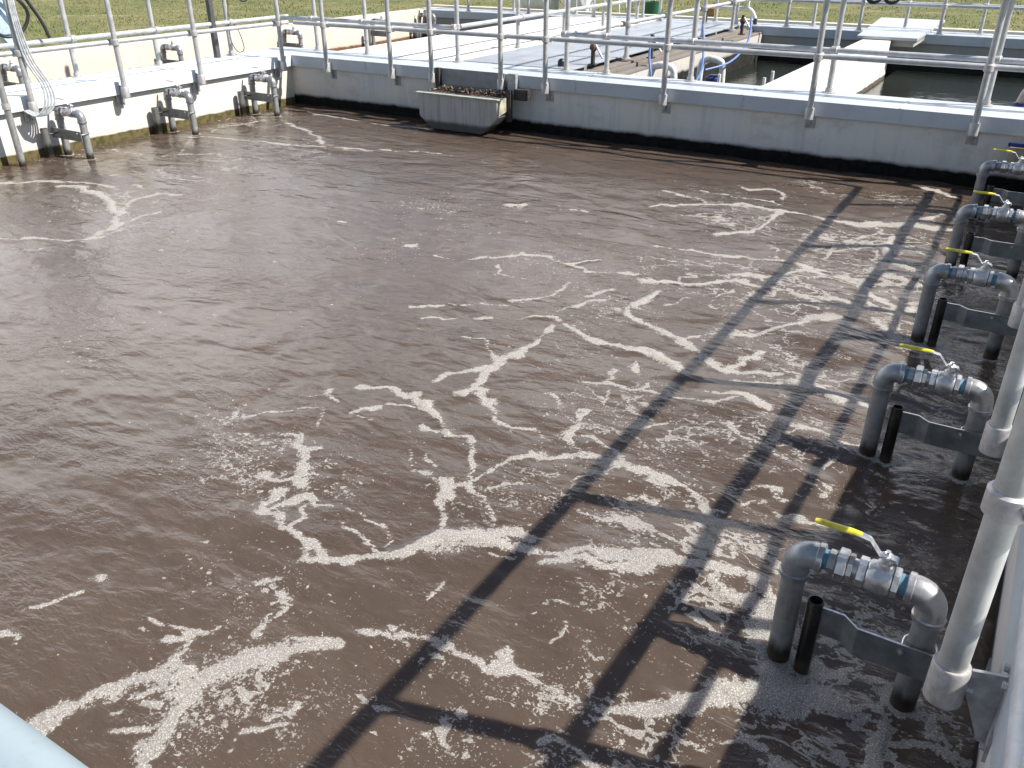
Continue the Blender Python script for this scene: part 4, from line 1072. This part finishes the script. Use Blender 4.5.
for x, y, lab in ((-3.62, 10.9, 'thin pale rod left in the dark channel'), (-2.99-.06, 10.9, 'pale guide rail against the dividing basin corner'), (-3.12, 11.5, 'brownish guide rail beside the pale one')):
    o = MB().cyl((x, y, -.1), (x, y, .72), .02, 10).build('guide_rod', M['palepipe'] if 'pale' in lab else M['beige']); tag(o, lab, 'rod', 'guide rods in the dark channel')
# small pieces at the far coping
t = thing('davit_frame', 'small white pipe frame with a dark foot on the far coping', 'pipe frame', (-5.4, 17.7, .7))
MB().tube(pts_smooth([(-6.3, 17.7, .98), (-5.55, 17.7, .98), (-5.38, 17.7, .95), (-5.28, 17.7, .80)]), .03, 10).build('frame_pipe', M['palepipe'], t)
MB().cyl((-5.45, 17.7, .95), (-5.45, 17.7, 1.5), .025, 10).build('upright', M['palepipe'], t)
b = MB(); b.cyl((-5.28, 17.7, .70), (-5.28, 17.7, .80), .04, 10); b.cyl((-6.3, 17.7, .70), (-6.3, 17.7, 1.0), .045, 10); b.build('foot', M['darkiron'], t)
# boards and strap in the back right corner
t = thing('stained_board', 'stained beige box behind the far valve pipes in the back right corner', 'box', (-.1, 9.6, .3))
b = MB(); b.box(-.22, .22, 9.50, 9.69, .30, .47, .01); b.build('box_body', M['beige'], t)
b = MB(); b.box(-.24, .23, 9.48, 9.50, .475, .515, .006); b.build('strap', M['navy'], t)
t = thing('blue_hydrant', 'dark blue fitting with a pinkish cap behind the right end of the back wall', 'fitting', (-.25, 10.9, .1))
MB().stack((-.27, 10.95, .3), (0,0,1), [(0,.09),(.25,.09),(.36,.07)], 14).build('body', M['navy'], t)
MB().tube(pts_smooth([(-.27, 10.95, .66), (-.22, 10.95, .80), (-.10, 10.95, .84)]), .045, 12).build('cap', mat_plain('pinkish_plastic', (.5,.38,.36), .5), t)
# beyond the far wall: white sack heap, garden chairs, bucket, orange box
def sack(x, y, w, h, lab):
    bm = bmesh.new(); bmesh.ops.create_icosphere(bm, subdivisions=4, radius=1)
    for v in bm.verts:
        c = v.co; n = .06*math.sin(7*c.x+3*c.z)+.05*math.sin(9*c.y+5*c.z+1)
        k = 1+n; sx = math.copysign(abs(c.x)**.7, c.x); sy = math.copysign(abs(c.y)**.7, c.y); sz = math.copysign(abs(c.z)**.75, c.z)
        v.co = Vector((x+sx*w*k, y+sy*w*.8*k, .5+h+sz*h*(1+n*.5)))
    mb = MB(); mb.bm.free(); mb.bm = bm
    t = thing('bulk_sack', lab, 'sack', (x, y, .5), 'white sacks beyond the far wall')
    mb.build('sack_body', M['whitebag'], t, 80)
    MB().prism([(x+w*.25, 1.0), (x+w*.75, 1.05), (x+w*.85, 1.5), (x+w*.4, 1.55)], 'y', y-w*.97, y-w*.78).build('brown_patch', M['rust'], t)
sack(-11.2, 19.6, .50, .62, 'white bulk sack with a rusty patch beyond the far wall')
sack(-10.2, 19.7, .36, .62, 'narrower white sack to the right of the rusty patched one')
def chair(x, y, rz, lab):
    t = thing('garden_chair', lab, 'chair', (x, y, .5), 'white chairs beyond the far wall'); m = M['palepipe']
    t.rotation_euler = (0, 0, 0)
    MB().box(x-.22, x+.22, y-.2, y+.2, .93, .955, .008).build('seat', m, t)
    b = MB(); b.box(x-.22, x+.22, y+.19, y+.21, 1.30, 1.38); 
    for k in range(5): b.box(x-.2+k*.09, x-.16+k*.09, y+.19, y+.205, .956, 1.299)
    b.build('backrest', m, t)
    for sx in (-.2, .2):
        for sy in (-.18, .18): MB().cyl((x+sx*1.1, y+sy*1.1, .5), (x+sx, y+sy, .929), .022, 8).build('leg', m, t)
chair(-9.25, 19.7, 0, 'white chair left of the green bucket beyond the far wall')
chair(-8.60, 19.9, 0, 'white chair just behind the green bucket beyond the far wall')
t = thing('green_bucket', 'dark green bucket beside the white chairs', 'bucket', (-8.15, 19.3, .5))
b = MB(); b.stack((-8.15, 19.3, .5), (0,0,1), [(0,.15),(.40,.20),(.42,.21),(.42,.19),(.1,.14)], 20); b.build('bucket_body', M['green'], t)
b = MB(); b.torus((-8.15, 19.3, .92), (0,1,0), .19, .008, 20, 6, 0, PI); b.build('bail', M['steel'], t)
o = MB().box(-7.42, -7.12, 20.6, 20.9, .5, .80, .03).build('orange_crate', M['orange']); tag(o, 'small orange crate on the grass behind the far rails', 'crate')

# ------------------------------------------------------------------ camera, light, world
cam = bpy.data.cameras.new('camera'); co = bpy.data.objects.new('camera', cam); COL.objects.link(co)
cam.sensor_width = 36; cam.lens = 844.71/1024*36; cam.clip_start = .05; cam.clip_end = 4000
pitch, yaw, roll = .491292, .550538, .002822
fw = Vector((-math.sin(yaw)*math.cos(pitch), math.cos(yaw)*math.cos(pitch), -math.sin(pitch)))
rt = Vector((math.cos(yaw), math.sin(yaw), 0)); dn = fw.cross(rt)
rt, dn = rt*math.cos(roll)+dn*math.sin(roll), -rt*math.sin(roll)+dn*math.cos(roll)
Mx = Matrix((( rt.x, -dn.x, -fw.x), (rt.y, -dn.y, -fw.y), (rt.z, -dn.z, -fw.z))).to_4x4()
Mx.translation = Vector((0, 0, 2.3)); co.matrix_world = Mx
sc.camera = co
D = Vector((.885, .25, 1)).normalized()
sun = bpy.data.lights.new('sun', 'SUN'); sun.energy = SUN_E; sun.angle = math.radians(.55); sun.color = (1, .955, .89)
so = bpy.data.objects.new('sun', sun); COL.objects.link(so); so.rotation_euler = D.to_track_quat('Z', 'Y').to_euler(); so.location = (6, 3, 9)
w = bpy.data.worlds.new('World'); sc.world = w; w.use_nodes = True
nt = w.node_tree; bg = nt.nodes['Background']; sky = nt.nodes.new('ShaderNodeTexSky'); sky.sky_type = 'NISHITA'; sky.sun_disc = False
sky.sun_elevation = math.asin(D.z); sky.sun_rotation = math.atan2(D.x, D.y); sky.dust_density = .5; sky.air_density = 1.1
gw = N(nt)                                                      # broken bright cloud over the clear sky
gd = gw.n('ShaderNodeTexCoord').outputs['Generated']; sx = gw.sep(gd)
zz = gw.math('ADD', gw.math('MAXIMUM', sx[2], 0.0), .22)
cv = gw.n('ShaderNodeCombineXYZ'); gw.L(gw.math('DIVIDE', sx[0], zz), cv.inputs[0]); gw.L(gw.math('DIVIDE', sx[1], zz), cv.inputs[1])
cl = gw.sstep(gw.noise(cv.outputs[0], .9, 5, .55), .36, .56)
side = gw.math('ADD', gw.math('MULTIPLY', sx[0], -.85), gw.math('MULTIPLY', sx[1], .5))    # the cloud bank stands opposite the sun
cl = gw.math('MULTIPLY', cl, gw.math('MULTIPLY', gw.sstep(sx[2], .62, .40), gw.sstep(side, .15, .6)))
skyc = gw.mix(gw.math('MULTIPLY', cl, .9), sky.outputs[0], CLOUD)
nt.links.new(skyc, bg.inputs[0]); bg.inputs[1].default_value = SKY_E
sc.view_settings.view_transform = 'Standard'; sc.view_settings.look = 'None'; sc.view_settings.gamma = 1
sc.view_settings.exposure = EXPO
